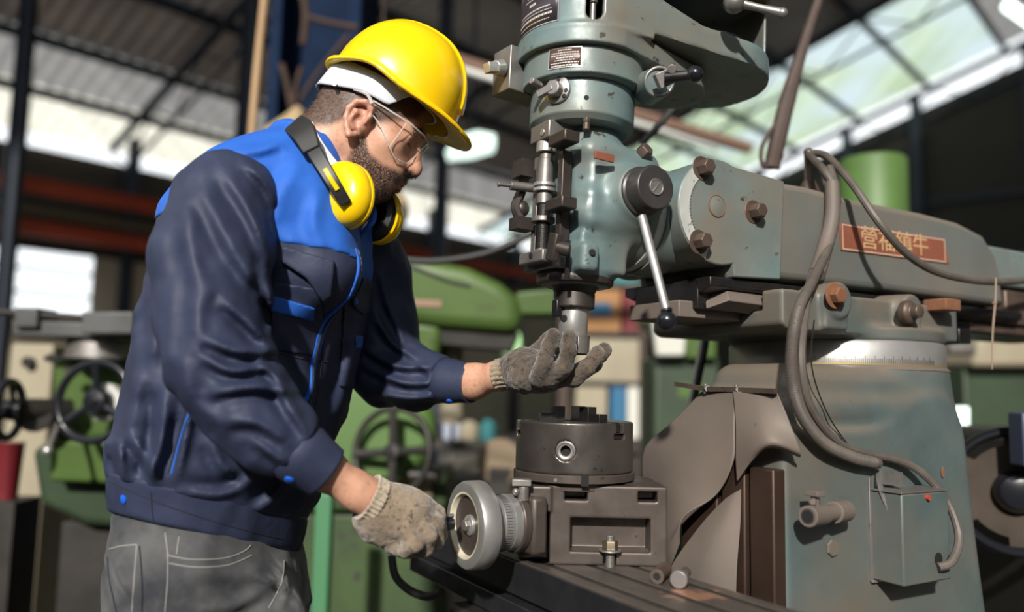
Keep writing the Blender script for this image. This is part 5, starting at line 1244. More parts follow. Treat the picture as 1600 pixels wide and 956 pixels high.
seam(bvh([jk]), 'blue_piping', [(318, 610), (290, 660), (268, 740)], .0018, M['blue'], jk)
seam(tb_, 'band_seam', [(236, 768), (238, 800), (240, 814)], .0010, M['seam'], band); seam(tb_, 'band_seam', [(170, 752), (260, 790), (360, 822), (440, 842)], .0009, M['seam'], band, 0)
h = hit(tb_, 193, 780) or hit(tb_, 205, 790)
if h: button(band, 193, 780, PX(h[0])[2], .0068, h[1])
cv = bvh([cfn]); h = hit(cv, 452, 749)
if h: button(cfn, 452, 749, PX(h[0])[2], .0065, h[1])
else:
    h = hit(tsn, 452, 735)
    if h: button(cfn, 452, 735, PX(h[0])[2] - .003, .0065, (-.2, -.9, -.3))
cv = bvh([cff]); h = hit(cv, 702, 626)
if h: button(cff, 702, 626, PX(h[0])[2], .0055, h[1])
for pts in ([(170, 858), (190, 853), (214, 851)], [(214, 851), (210, 900), (206, 956)], [(264, 868), (300, 874), (350, 872), (380, 862), (392, 852)], [(262, 862), (262, 905), (258, 956)], [(258, 832), (263, 868)], [(280, 838), (276, 866)], [(420, 950), (440, 910), (444, 876)]):
    seam(tjean, 'faded_seam', pts, .0013, M['denimlight'], jeans)
seam(tjean, 'pocket_edge', [(264, 880), (305, 886), (355, 883), (393, 868)], .0014, M['denimlight'], jeans)
for pts in ([(168, 870), (172, 910), (182, 956)], [(218, 853), (222, 905), (222, 956)]): seam(tjean, 'side_seam', pts, .0012, M['seam'], jeans)

# ---- gloves
g = WS((-.25, 1.02, .78), (-.06, 1.27, 1.02), .0019)
def fing(g, pts, k=.0035): g.chainp(pts, k)
g.chainp([(572, 780, 1.135, 33), (600, 795, 1.145, 38), (635, 808, 1.155, 42), (648, 812, 1.165, 34)], .02); g.chainp([(590, 815, 1.15, 33), (620, 828, 1.155, 30)], .02)
fing(g, [(655, 786, 1.175, 17), (682, 806, 1.178, 15), (686, 836, 1.185, 13.5), (668, 850, 1.20, 12.5)])
fing(g, [(652, 800, 1.152, 18), (678, 818, 1.148, 16), (680, 846, 1.158, 14), (655, 858, 1.175, 13)])
fing(g, [(645, 815, 1.132, 17), (668, 836, 1.126, 15.5), (662, 856, 1.135, 14), (636, 856, 1.155, 13)])
fing(g, [(632, 828, 1.118, 15.5), (648, 848, 1.110, 14), (634, 858, 1.12, 13), (612, 852, 1.14, 12)])
fing(g, [(610, 785, 1.185, 17), (645, 790, 1.205, 15), (676, 800, 1.212, 13)])
g.chainp([(655, 820, 1.16, 26), (630, 845, 1.16, 22)], .015)
g.d -= (noise3(g.n, (16, 20, 20))*.0016 + noise3(g.n, (50, 60, 60))*.0009).astype(np.float32)
cn = W(573, 776, 1.133); cdv = (W(630, 806, 1.15) - cn).normalized()
g.intersect(lambda X, Y, Z: -((X-cn.x)*cdv.x + (Y-cn.y)*cdv.y + (Z-cn.z)*cdv.z), .003)
g1 = g.build('glove', M['knit'], man, 180, 1)
def ribcuff(name, c, dv, r0, r1, ln, n, mat, parent, sy=.9):
    F = frame(c, dv) @ Matrix.Diagonal((1, sy, 1, 1)); vs, fs = [], []; N, m = n*6, 12
    for j in range(m):
        t = j/(m-1); r = r0 + (r1-r0)*t
        for i in range(N): a = 2*math.pi*i/N; rr = r*(1 + .045*math.cos(n*a)) + (.0022*(1 - t*4) if t < .25 else 0); vs.append(F @ Vector((rr*math.cos(a), rr*math.sin(a), ln*t)))
    for j in range(m-1):
        for i in range(N): fs.append((j*N+i, j*N+(i+1) % N, (j+1)*N+(i+1) % N, (j+1)*N+i))
    o = MB().add(vs, fs).build(name, mat, parent, 0, 180); md = o.modifiers.new('t', 'SOLIDIFY'); md.thickness = .003; md.offset = 0; return o
ribcuff('knitted_cuff', cn, cdv, .0345, .0345, .018, 30, M['rib'], g1)
g = WS((-.02, 1.17, 1.05), (.20, 1.45, 1.26), .0019)
g.chainp([(792, 583, 1.355, 25), (820, 578, 1.34, 31), (848, 578, 1.315, 30)], .02); g.chainp([(825, 590, 1.31, 22), (858, 590, 1.29, 22)], .02)
fing(g, [(842, 590, 1.262, 15), (850, 566, 1.245, 13.5), (858, 540, 1.240, 12.5), (864, 524, 1.242, 11)])
fing(g, [(858, 590, 1.265, 16), (882, 572, 1.242, 14), (888, 546, 1.236, 13), (890, 526, 1.238, 11.5)])
fing(g, [(862, 590, 1.290, 16), (896, 590, 1.272, 14.5), (918, 574, 1.262, 13), (934, 552, 1.262, 12)])
fing(g, [(858, 584, 1.325, 16), (900, 584, 1.325, 14.5), (928, 568, 1.32, 13), (944, 546, 1.318, 11.5)])
fing(g, [(822, 565, 1.365, 15), (842, 548, 1.385, 13.5), (858, 528, 1.39, 12)])
g.d -= (noise3(g.n, (16, 20, 16))*.0016 + noise3(g.n, (50, 60, 50))*.001).astype(np.float32)
cn2 = W(781, 586, 1.363); cdv2 = (W(830, 578, 1.33) - cn2).normalized()
g.intersect(lambda X, Y, Z: -((X-cn2.x)*cdv2.x + (Y-cn2.y)*cdv2.y + (Z-cn2.z)*cdv2.z), .003)
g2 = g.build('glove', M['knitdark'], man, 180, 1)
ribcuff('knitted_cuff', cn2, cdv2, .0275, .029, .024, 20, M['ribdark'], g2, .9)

# ---------------------------------------------------------------- hard hat
HM4 = Matrix(np.vstack([np.hstack([HR, np.array(HO)[:, None]]), [0, 0, 0, 1]]).tolist())
def hloc(mb): mb.v = [tuple(HM4 @ Vector(p)) for p in mb.v]; return mb
HM5 = HM4 @ Matrix.Diagonal((HS, HS, HS, 1))
def gloc(mb): mb.v = [tuple(HM5 @ Vector(p)) for p in mb.v]; return mb
hat = empty('hard_hat', HM4 @ Vector((.0, 0, .05)), 0, 'glossy yellow hard hat with front peak, worn by the man', 'hard hat'); WORLD.add(hat.name)
hc = (.016, 0, .066); ha, hb, hcz = .1105, .103, .131; HX = .018
g = SDF((-.165, -.14, .0), (.185, .14, .21), .0019)
def dome(X, Y, Z, off=0.0):
    x, y, z = (X - hc[0])/(ha + off), (Y - hc[1])/(hb + off), (Z - hc[2])/(hcz + off)
    q = (np.abs(x)**2.25 + np.abs(y)**2.25 + np.abs(z)**2.1)**(1/2.2); return (q - 1)*.105
def edge(X):
    X = X + HX; return .062 + .012*np.exp(-((X - .0)/.045)**2) - .10*np.maximum(0, X - .135)
def outl(X, Y):                                                    # plan outline of the brim
    a = ha + .013 + .026*sst(X + HX, .05, .16); q = np.sqrt(((X - hc[0])/a)**2 + (Y/(hb + .007))**2); return (q - 1)*.11
g.put(lambda X, Y, Z: np.maximum(dome(X, Y, Z), edge(X) - Z), (-.14, -.12, .04), (.14, .12, .21), .003)
g.put(lambda X, Y, Z: np.maximum(np.maximum(dome(X, Y, Z, .0055 + 0*X), np.abs(Y) - .017), np.maximum(.10 - Z, 0*X - .5)), (-.14, -.03, .08), (.145, .03, .215), .006)
g.put(lambda X, Y, Z: np.maximum(outl(X, Y), np.abs(Z - edge(X) - .0005) - .0022), (-.16, -.125, .03), (.17, .125, .08), .007)
g.put(lambda X, Y, Z: np.maximum(np.abs(outl(X, Y)) - .0028, np.abs(Z - edge(X)) - .0035), (-.16, -.125, .03), (.17, .125, .08), .003)
g.put(lambda X, Y, Z: np.maximum(dome(X, Y, Z, -.0035), -.0 + 0*X), (-.14, -.12, .02), (.14, .12, .21), .001, 's')
me = g.mesh('shell'); me.transform(HM4); shell = finish('shell', me, M['yellow'], hat, 0, 180); shell.modifiers.new('s', 'SMOOTH').iterations = 3
vs, fs = [], []; n, m = 72, 8
for i in range(n):
    t = 2*math.pi*i/n; cx_, sy_ = math.cos(t), math.sin(t); back = sst(-cx_, .05, .75); front = sst(cx_, .30, .62)
    lo_, hi_ = .034 - .014*back + .034*front, .070
    for j in range(m): s_ = j/(m-1); vs.append(((.002 + .092*cx_ - .016*back*(1 - s_*.5)), .077*sy_, lo_ + (hi_-lo_)*s_))
fs = [(i*m+j, ((i+1) % n)*m+j, ((i+1) % n)*m+j+1, i*m+j+1) for i in range(n) for j in range(m-1)]
sp_ = hloc(MB().add(vs, fs)).build('suspension_band', M['whiteplastic'], hat, 0, 180); md = sp_.modifiers.new('t', 'SOLIDIFY'); md.thickness = .003; md.offset = 0
mb = MB(); mb.ring(Matrix.Translation((.046, -.100, .064)) @ Matrix.Rotation(math.pi/2, 4, 'X'), .0045, .0017, 20, 8); hloc(mb).build('strap_lug', M['yellow'], hat)
mb = MB(); mb.lathe([(.004, -.004), (.004, .002)], Matrix.Translation((-.058, -.0745, .024)) @ Matrix.Rotation(math.pi/2, 4, 'X'), 14); hloc(mb).build('band_rivet', M['steel2'], hat)
# ---------------------------------------------------------------- safety glasses
def clear_mat(name):
    m, nt, bs = new_mat(name); out = nt.nodes['Material Output']; nt.nodes.remove(bs)
    t = nd(nt, 'ShaderNodeBsdfTransparent'); t.inputs[0].default_value = (.985, .98, .97, 1); g_ = nd(nt, 'ShaderNodeBsdfGlossy'); g_.inputs['Roughness'].default_value = .06
    lw = nd(nt, 'ShaderNodeLayerWeight'); lw.inputs[0].default_value = .22; fr_ = nd(nt, 'ShaderNodeMath', operation='MULTIPLY_ADD'); nt.links.new(lw.outputs['Facing'], fr_.inputs[0]); fr_.inputs[1].default_value = .38; fr_.inputs[2].default_value = .025; mx = nd(nt, 'ShaderNodeMixShader'); nt.links.new(fr_.outputs[0], mx.inputs[0]); nt.links.new(t.outputs[0], mx.inputs[1]); nt.links.new(g_.outputs[0], mx.inputs[2]); nt.links.new(mx.outputs[0], out.inputs[0]); return m
M['clear'] = clear_mat('clear_lens')
M['clearrim'] = surface('clear_plastic_rim', (.72, .70, .67), rough=.2, bumps=None)
M['clearrim'].node_tree.nodes['Principled BSDF'].inputs['Alpha'].default_value = .6
gl = empty('safety_glasses', HM4 @ Vector((.1, 0, .0)), 0, 'clear wraparound safety glasses on the man\'s face', 'safety glasses'); WORLD.add(gl.name)
vs, fs = [], []; n, m = 80, 12; rim_t, rim_b = [], []
for i in range(n):
    t = math.radians(-97 + 194*i/(n-1)); a = abs(math.degrees(t))
    f0, l0 = .022 + .094*math.cos(t)**.8 if math.cos(t) > 0 else .022 + .094*math.cos(t), .0835*math.sin(t)
    top_ = np.interp(a, [0, 40, 75, 97], [.030, .030, .030, .032]); bot = np.interp(a, [0, 8, 22, 45, 62, 80, 97], [.004, -.004, -.030, -.036, -.022, .002, .016])
    for j in range(m):
        s_ = j/(m-1); u0 = bot + (top_-bot)*s_; vs.append((f0 - .006*(1-s_), l0*(1 - .02*(1-s_)), u0))
    rim_t.append(vs[-1]); rim_b.append(vs[-m])
fs = [(i*m+j, (i+1)*m+j, (i+1)*m+j+1, i*m+j+1) for i in range(n-1) for j in range(m-1)]
gloc(MB().add(vs, fs)).build('lens', M['clear'], gl, 0, 180)
mb = MB(); mb.tube([Vector(p) for p in rim_b], .0012, 6, 0); mb.tube([Vector(p) for p in rim_t], .0017, 6, 0); gloc(mb).build('lens_rim', M['clearrim'], gl)
for s in (-1, 1):
    mb = MB(); mb.tube([(.012, s*.0845, .026), (-.004, s*.0855, .036), (-.03, s*.081, .034)], [.004, .003, .0025], 8); gloc(mb).build('temple_arm', M['clearrim'], gl)
    k0 = int((n-1)*(.5 + s*.29)); mb = MB(); mb.tube([Vector(vs[k0*m + j]) for j in range(m)], .0011, 6, 0); gloc(mb).build('side_rib', M['clearrim'], gl)
# ---------------------------------------------------------------- ear muffs hung round the neck
mf = empty('ear_muffs', W(540, 320, 1.25), 0, 'yellow ear muffs with black band hung around the man\'s neck', 'ear muffs'); WORLD.add(mf.name)
def cup(px, py, d, axis, parent, lr=1.0):
    c = W(px, py, d); av = Vector(axis).normalized(); F = frame(c, av); q_ = F.to_3x3().inverted() @ Vector((.42, 0, -.9)); an = math.atan2(q_.y, q_.x)
    F = F @ Matrix.Rotation(an, 4, 'Z') @ Matrix.Diagonal((1.16, .95, 1, 1)); 
    mb = MB(); mb.lathe([(.040, -.004), (.0455, -.001), (.0475, .004), (.0465, .014), (.042, .024), (.033, .031), (.018, .034), (.0001, .0345)], F, 56, False); o = mb.build('ear_cup', M['yellow'], parent, 0, 180)
    mb = MB(); mb.lathe([(.028, -.016), (.036, -.019), (.0430, -.014), (.0440, -.004), (.030, -.002)], F, 56, False); mb.build('cushion', M['rubber'], o)
    mb = MB(); mb.lathe([(.046, -.006), (.0485, -.003), (.0482, .001), (.046, .003)], F, 56, False); mb.build('cup_flange', M['yellow'], o)
    return o
cup(544, 306, 1.235, (-.42, -.88, .10), mf); cup(588, 334, 1.385, (.42, .86, -.1), mf)
mb = MB()
def strap(mb, pts, w, t):
    P = spline([Vector(p) for p in pts], 10)
    for i, p in enumerate(P):
        pass
    vs, fs = [], []; n = len(P); ctr_ = W(520, 270, 1.33)
    for i, p in enumerate(P):
        tg = (P[min(i+1, n-1)] - P[max(i-1, 0)]).normalized(); o_ = (p - ctr_); o_ = (o_ - tg*o_.dot(tg)).normalized(); sd_ = tg.cross(o_)
        ww = w if not hasattr(w, '__len__') else np.interp(i/(n-1), np.linspace(0, 1, len(w)), w)
        for a, b in ((-1, -1), (1, -1), (1, 1), (-1, 1)): vs.append(p + sd_*ww*a + o_*t*b)
    fs = [(i*4+j, (i+1)*4+j, (i+1)*4+(j+1) % 4, i*4+(j+1) % 4) for i in range(n-1) for j in range(4)] + [(3, 2, 1, 0), ((n-1)*4, (n-1)*4+1, (n-1)*4+2, (n-1)*4+3)]
    mb.add(vs, fs)
strap(mb, [W(541, 318, 1.188), W(520, 284, 1.182), W(497, 246, 1.192), W(478, 212, 1.215)], [.0085, .010, .011, .013], .0045); arm_ = mb.build('slider_arm', M['black'], mf, .0015)
mb = MB(); strap(mb, [W(528, 297, 1.179), W(516, 278, 1.177), W(508, 264, 1.180)], .0035, .003); mb.build('slider_insert', M['yellow'], arm_, .001)
mb = MB(); strap(mb, [W(488, 236, 1.196), W(474, 206, 1.212), W(462, 196, 1.26), W(466, 194, 1.34), W(492, 204, 1.42), W(530, 250, 1.455)], [.013, .019, .019, .016, .016, .013], .0055); mb.build('neck_band', M['rubber'], mf, .002)
mb = MB(); strap(mb, [W(530, 250, 1.455), W(565, 300, 1.45), W(586, 332, 1.42)], .009, .0045); mb.build('slider_arm', M['black'], mf, .0015)
# ---------------------------------------------------------------- the shop behind: machines, shelf, bench, hanging things (all modelled in world space)
M['green'] = surface('green_machine_paint', (.072, .125, .026), (.05, .092, .02), 3, None, .5, spots=(.05, .04, .03), spot_scale=14, spot_amt=.64)
M['greenlight'] = surface('light_green_paint', (.085, .165, .04), (.068, .13, .033), 3, None, .5)
M['greenshade'] = surface('shaded_grimy_green_paint', (.04, .075, .02), (.022, .04, .014), 4, None, .6, spots=(.03, .025, .02), spot_scale=10, spot_amt=.58)  # darker copy of the green, shade put into its colour
M['greendark'] = surface('dark_green_paint', (.035, .06, .03), (.025, .04, .022), 3, None, .5)
M['paleg'] = surface('pale_green_paint', (.26, .32, .15), (.2, .26, .12), 3, None, .5)
M['cream'] = surface('cream_paint', (.34, .30, .21), (.28, .24, .17), 3, None, .6)
M['white'] = plain('off_white_paint', (.58, .58, .52), .6)
M['grey'] = surface('grey_machine_iron', (.15, .15, .15), (.10, .10, .10), 6, None, .5, .4)
M['darkiron'] = surface('dark_greasy_iron', (.03, .028, .025), (.05, .045, .04), 6, None, .5, .4)
M['card'] = surface('brown_cardboard', (.36, .19, .08), (.30, .15, .06), 4, None, .85)
M['red'] = surface('red_paint', (.17, .010, .018), (.12, .008, .012), 4, None, .5)
M['teal'] = plain('teal_paint', (.03, .16, .17), .6)
M['bluebox'] = plain('blue_label', (.02, .12, .24), .6)
M['brass'] = plain('tarnished_brass', (.25, .18, .08), .4, .7)
def thing(name, px, d, label, cat, group=None, z=0.0):
    p = W(px, 500, d); o = empty(name, (p.x, p.y, z), 0, label, cat, group); WORLD.add(o.name); return o
def wp(pts, d): return [W(x, y, d) for x, y in pts]
def slab(name, pts, d, depth, mat, parent, bevel=.01, seg=3, ang=0.0):
    v = Vector((math.sin(ang)*depth, math.cos(ang)*depth, 0)); return MB().prism(wp(pts, d), v).build(name, mat, parent, bevel, 35, seg)
def wbox(name, x0, y0, x1, y1, d, depth, mat, parent, bevel=.006): return slab(name, [(x0, y0), (x1, y0), (x1, y1), (x0, y1)], d, depth, mat, parent, bevel, 2)
def tofloor(name, px0, px1, ytop, d, depth, mat, parent, bevel=.01):
    a, b = W(px0, ytop, d), W(px1, ytop, d); mb = MB(); mb.box((min(a.x, b.x), a.y, 0), (max(a.x, b.x), a.y + depth, a.z)); return mb.build(name, mat, parent, bevel)
def wheel(parent, px, py, d, R, axis, rim, spokes, mat, dialmat=None, hubr=.035, name='handwheel'):
    F = frame(W(px, py, d), axis); mb = MB(); mb.ring(F, R, rim, 56, 12); o = mb.build(name, mat, parent)
    mb = MB(); mb.lathe([(hubr*1.1, -.04), (hubr*1.1, -.005), (hubr, .008), (hubr*.5, .012), (hubr*.4, .018)], F, 32); mb.build('hub', mat, o, .001)
    for k in range(spokes):
        T = F @ Matrix.Rotation(math.radians(90 + 360/spokes*k) + .1, 4, 'Z'); mb = MB(); mb.tube([T @ Vector((hubr*.7, 0, -.01)), T @ Vector((R*.6, 0, -.004)), T @ Vector((R, 0, 0))], [R*.11, R*.10, R*.12], 8, 3); mb.build('spoke', mat, o)
    if dialmat: MB().lathe([(R*.5, -.07), (R*.5, -.045), (R*.47, -.04)], F, 40).build('dial', dialmat, o)
    return o
# left: green knee mill seen past the man's back
t = thing('knee_mill', 130, 2.62, 'green machine with black three-spoke handwheel and grey slideway, behind the man\'s back', 'machine')
slab('body', [(78, 560), (118, 536), (225, 536), (225, 690), (78, 690)], 2.66, .40, M['green'], t, .03)
slab('front_panel', [(78, 688), (172, 690), (172, 756), (76, 752)], 2.60, .45, M['green'], t, .012)
slab('knee', [(46, 700), (80, 690), (240, 690), (240, 830), (130, 822), (60, 790)], 2.68, .40, M['greendark'], t, .03)
tofloor('pedestal', 95, 235, 815, 2.75, .4, M['darkiron'], t)
slab('table_slide', [(18, 500), (230, 506), (230, 530), (18, 524)], 2.5, .22, M['grey'], t, .006)
wbox('vise_block', 127, 487, 208, 522, 2.45, .14, M['grey'], t); wbox('end_bracket', 22, 480, 58, 512, 2.48, .12, M['grey'], t)
mb = MB(); mb.cyl(W(-40, 484, 2.52), W(130, 497, 2.5), .011); mb.build('feed_rod', M['darkiron'], t)
mb = MB(); c = W(158, 552, 2.62); mb.cyl(c - Vector((0, 0, .02)), c + Vector((0, 0, .075)), .105, .10, 40); mb.build('swivel_base', M['dullsteel'], t, .004)
wheel(t, 148, 627, 2.42, .118, (-.12, -1, .08), .0125, 3, M['ballblack'], M['scale'])
wheel(t, 14, 640, 2.45, .085, (-1, -.12, 0), .012, 3, M['ballblack'], None, .03)
mb = MB(); mb.tube([W(95, 655, 2.5), W(84, 680, 2.44), W(76, 702, 2.4)], [.010, .008, .007], 8); lv_ = mb.build('feed_lever', M['dullsteel'], t); MB().sphere(W(75, 704, 2.4), .016, 16).build('lever_knob', M['steel2'], lv_)
mb = MB(); mb.cyl(W(20, 640, 2.47), W(110, 640, 2.6), .035); mb.cyl(W(55, 650, 2.5), W(55, 650, 2.66), .05); mb.build('screw_boss', M['darkiron'], t, .004)
mb = MB(); mb.tube([W(70, 560, 2.5), W(90, 558, 2.5)], .008, 8, 2); mb.tube([W(80, 553, 2.5), W(80, 566, 2.5)], .010, 8, 2); mb.build('clamp_screw', M['darkiron'], t)
t = thing('control_cabinet', 45, 3.3, 'tall cream cabinet with a dark knob, left behind the green handwheel machine', 'cabinet')
tofloor('case', 18, 84, 536, 3.3, .25, M['cream'], t); mb = MB(); c = W(48, 566, 3.29); mb.cyl(c, c + Vector((0, -.03, 0)), .022); mb.build('knob', M['black'], t)
wbox('door_panel', 24, 590, 76, 640, 3.296, .01, surface('greasy_cream', (.3, .24, .16), (.4, .34, .25), 6, None, .6), t)
t = thing('bucket', 33, 2.95, 'red bucket on the floor at the far left', 'bucket')
p = W(33, 500, 2.95); hb_ = W(33, 690, 2.95).z
mb = MB(); zb_ = W(33, 775, 2.95).z; mb.lathe([(.035, zb_), (.045, hb_ - .01), (.048, hb_)], Matrix.Translation((p.x, p.y, 0)), 32); mb.build('pail', M['red'], t); mb = MB(); mb.box((p.x - .08, p.y - .08, 0), (p.x + .08, p.y + .08, zb_)); mb.build('stand', M['darkiron'], t)
# centre: green machine behind the man's arms
t = thing('shaping_machine', 640, 2.95, 'large green machine with rounded overarm, seen between the man\'s arms and the spindle', 'machine')
slab('overarm', [(540, 404), (600, 399), (660, 402), (730, 416), (782, 440), (808, 462), (816, 490), (812, 522), (690, 512), (610, 502), (540, 500)], 2.95, .32, M['green'], t, .05, 5)
slab('nose_block', [(806, 456), (870, 450), (872, 492), (806, 492)], 3.02, .2, M['green'], t, .012)
slab('slide_shadow_gap', [(688, 512), (812, 520), (800, 548), (688, 538)], 3.0, .25, M['darkiron'], t, .004)
slab('head_block', [(590, 495), (690, 505), (686, 560), (640, 580), (590, 580)], 2.98, .28, M['green'], t, .03)
slab('paint_stripe', [(612, 466), (690, 470), (690, 480), (612, 477)], 2.945, .02, surface('pinkish_stripe', (.30, .18, .13), None, rough=.6, bumps=None), t, .002)
mb = MB(); mb.cyl(W(706, 660, 3.15), W(706, 535, 3.15), .046); mb.build('pillar_tube', M['cream'], t)
MB().lathe([(.20, 0), (.20, .10), (.17, .13)], frame(W(600, 668, 3.0), (0, -1, 0)), 48).build('gear_case', M['greenlight'], t, .01)
slab('bed', [(455, 742), (694, 744), (704, 800), (455, 800)], 2.96, .5, M['greenshade'], t, .02); tofloor('pedestal', 455, 690, 795, 3.0, .45, M['greenshade'], t, .03)
slab('slide_cover', [(600, 742), (675, 744), (675, 790), (600, 788)], 2.93, .06, surface('worn_pink_green', (.22, .13, .10), (.14, .18, .08), 5, None, .6), t, .006)
wh = wheel(t, 612, 706, 2.75, .15, (-.45, -1, .15), .012, 4, M['darkiron'], None, .03)
mb = MB(); mb.cyl(W(612, 706, 2.8), W(612, 706, 3.0), .018); mb.cyl(W(640, 742, 2.85), W(690, 742, 2.85), .022); mb.build('cross_shaft', M['darkiron'], t)
mb = MB(); mb.cyl(W(612, 420, 2.9), W(622, 560, 2.9), .010); mb.sphere(W(618, 505, 2.9), .018, 12); mb.build('oil_pipe', M['dullsteel'], t)
t = thing('lubricant_pipe', 506, 2.5, 'bright green upright pipe beside the man\'s hip', 'pipe')
a = W(506, 770, 2.5); mb = MB(); mb.box((a.x - .026, a.y, 0), (a.x + .026, a.y + .05, a.z)); mb.build('upright', surface('mint_green_paint', (.06, .19, .09), None, rough=.5, bumps=None), t, .008)
mb = MB(); mb.box((a.x - .10, a.y - .06, 0), (a.x + .10, a.y + .12, .02)); mb.build('foot_plate', M['greendark'], t)
t = thing('parts_box', 560, 3.4, 'small orange box on the green machine bed behind the man\'s hands', 'box')
wbox('carton', 538, 682, 580, 742, 2.99, .16, M['card'], t); 
t.location.z = W(560, 742, 2.99).z
t = thing('machine_lamp', 785, 3.3, 'lit green-shaded work lamp left of the spindle cutter', 'lamp')
c = W(792, 536, 3.5); av = (W(735, 533, 3.55) - c).normalized(); mb = MB(); mb.lathe([(.052, -.05), (.05, 0), (.020, .12), (.012, .15)], frame(c, av), 32); mb.build('shade', glow('glowing_green_shade', (.55, .95, .42), .95), t)
mb = MB(); mb.tube([c + av*.15, W(712, 534, 3.58), W(708, 600, 3.62), Vector((W(708, 700, 3.62).x, W(708, 700, 3.62).y, .0))], .010, 8); mb.build('arm', M['dullsteel'], t)
# bench with small jars far behind the chuck
t = thing('workbench', 760, 4.6, 'dark workbench deep in the shop, behind the chuck', 'bench')
zt = W(760, 690, 4.6).z
mb = MB(); a, b = W(640, 690, 4.6), W(1010, 690, 4.6); mb.box((a.x, a.y, zt - .05), (b.x, a.y + .7, zt)); mb.build('bench_top', M['darkiron'], t, .005)
for x in (a.x + .04, b.x - .1):
    for y in (a.y + .04, a.y + .6): mb = MB(); mb.box((x, y, 0), (x + .06, y + .06, zt - .05)); mb.build('leg', M['darkiron'], t)
mb = MB(); mb.box((a.x + .1, a.y + .1, .25), (b.x - .1, a.y + .62, .55)); mb.build('lower_shelf', M['darkiron'], t)
for px, w, h, mt, lab in ((706, .055, .16, plain('bluish_white', (.45, .5, .62), .4), 'bluish white jar on the far workbench, leftmost of the row'), (733, .06, .11, M['cream'], 'cream tin on the far workbench, second from the left'), (762, .05, .12, M['teal'], 'teal can on the far workbench, third from the left')):
    p = W(px, 690, 4.75); o = MB().lathe([(w*.9, 0), (w, .01), (w, h*.75), (w*.6, h*.88), (w*.6, h)], Matrix.Translation((p.x, p.y, zt)), 24).build('jar', mt); tag(o, lab, 'jar', 'jars on the far workbench')
t = thing('grinding_wheel', 775, 3.6, 'grey-tan disc standing low behind the chuck and handwheel', 'grinder')
p = W(782, 722, 3.6); MB().lathe([(.10, -.03), (.105, -.025), (.105, .025), (.10, .03)], frame(p, (-.3, -1, .1)), 40).build('disc', surface('tan_grit', (.2, .15, .1), None, rough=.9), t, .003)
mb = MB(); mb.box((p.x - .05, p.y - .05, 0), (p.x + .05, p.y + .14, p.z - .02)); mb.cyl(p, p + Vector((0, .16, 0)), .03); mb.build('stand', M['darkiron'], t)
# shelf rack with cartons
DS = 6.4
t = thing('storage_rack', 960, DS, 'storage rack of boxes deep in the shop, right of the spindle', 'shelf')
xs = [W(px, 500, DS).x for px in (884, 1004, 1100)]; yb = W(960, 500, DS).y
for x in xs:
    for y in (yb, yb + .5): mb = MB(); mb.box((x - .025, y - .025, 0), (x + .025, y + .025, 2.6)); mb.build('upright', surface('rack_brown', (.06, .04, .03), None, rough=.7, bumps=None), t)
lv = [W(960, py, DS).z for py in (442, 518, 596, 684, 780)]
for z in lv: mb = MB(); mb.box((xs[0], yb, z - .03), (xs[-1], yb + .5, z)); mb.build('shelf_board', M['darkiron'], t)
for k, (x0, x1, y0, lvl, mt, lab) in enumerate([(900, 950, 408, 0, 'white', 'white box on the top shelf of the far rack'), (958, 1000, 402, 0, 'teal', 'teal box on the top shelf of the far rack'), (903, 972, 450, 1, 'card', 'brown carton with a blue label on the second shelf of the far rack'), (976, 1001, 446, 1, 'red', 'red box beside a brown carton on the far rack'), (900, 1000, 528, 2, 'cream', 'wide cream crate on the middle shelf of the far rack'), (900, 948, 604, 3, 'cream', 'cream carton under the wide crate on the far rack'), (954, 978, 600, 3, 'bluebox', 'dark blue box next to a cream carton on the far rack'), (980, 1000, 596, 3, 'white', 'narrow white box at the right of the dark blue box on the far rack'), (1012, 1060, 604, 3, 'bluebox', 'broad blue box on the right bay of the far rack'), (910, 985, 700, 4, 'card', 'brown carton on the lowest visible shelf of the far rack')]):
    a, b = W(x0, y0, DS), W(x1, y0, DS); z0 = lv[lvl]; o = empty('storage_box', ((a.x + b.x)/2, yb + .22, z0), 0, lab, 'box', 'boxes on the far rack')
    w, h = (b.x - a.x)/2, a.z - z0; mb = MB(); mb.box((-w, -.2, 0), (w, .2, h)); mb.build('carton', M[mt], o, .006)
    if k == 2: mb = MB(); mb.box((-w*.45, -.204, h*.35), (w*.55, -.2, h*.68)); mb.build('blue_label', M['bluebox'], o)
    mb = MB(); mb.box((-w*.12, -.203, h - .002), (w*.12, .2, h + .002)); mb.build('tape', M['wood'], o)
# second green machine right of the quill lever
t = thing('drilling_machine', 1060, 3.9, 'pale green machine with a white guard, between the quill lever and the column', 'machine')
slab('head', [(1008, 462), (1040, 446), (1120, 436), (1120, 520), (1030, 520), (1012, 500)], 3.9, .35, M['paleg'], t, .03)
slab('guard', [(1020, 498), (1074, 500), (1070, 556), (1026, 556)], 3.85, .08, M['white'], t, .01); slab('belt_cover', [(1066, 500), (1120, 505), (1120, 560), (1072, 560)], 3.88, .2, M['green'], t, .01)
tofloor('body', 1022, 1125, 556, 3.95, .4, M['greendark'], t, .02); slab('name_strip', [(1060, 600), (1105, 602), (1105, 640), (1060, 640)], 3.93, .02, M['greenlight'], t, .002)
# green drum behind the ram
t = thing('motor_drum', 1365, 3.3, 'green cylindrical drum standing up behind the ram of the milling machine', 'machine')
c = W(1365, 330, 3.3); zt = W(1365, 248, 3.3).z
MB().lathe([(.132, 1.3), (.132, zt - .01), (.125, zt)], Matrix.Translation((c.x, c.y, 0)), 48).build('drum', M['greenlight'], t, .004); MB().lathe([(.20, 0), (.20, .1), (.15, .15), (.15, 1.3)], Matrix.Translation((c.x, c.y, 0)), 40).build('pillar', M['green'], t)
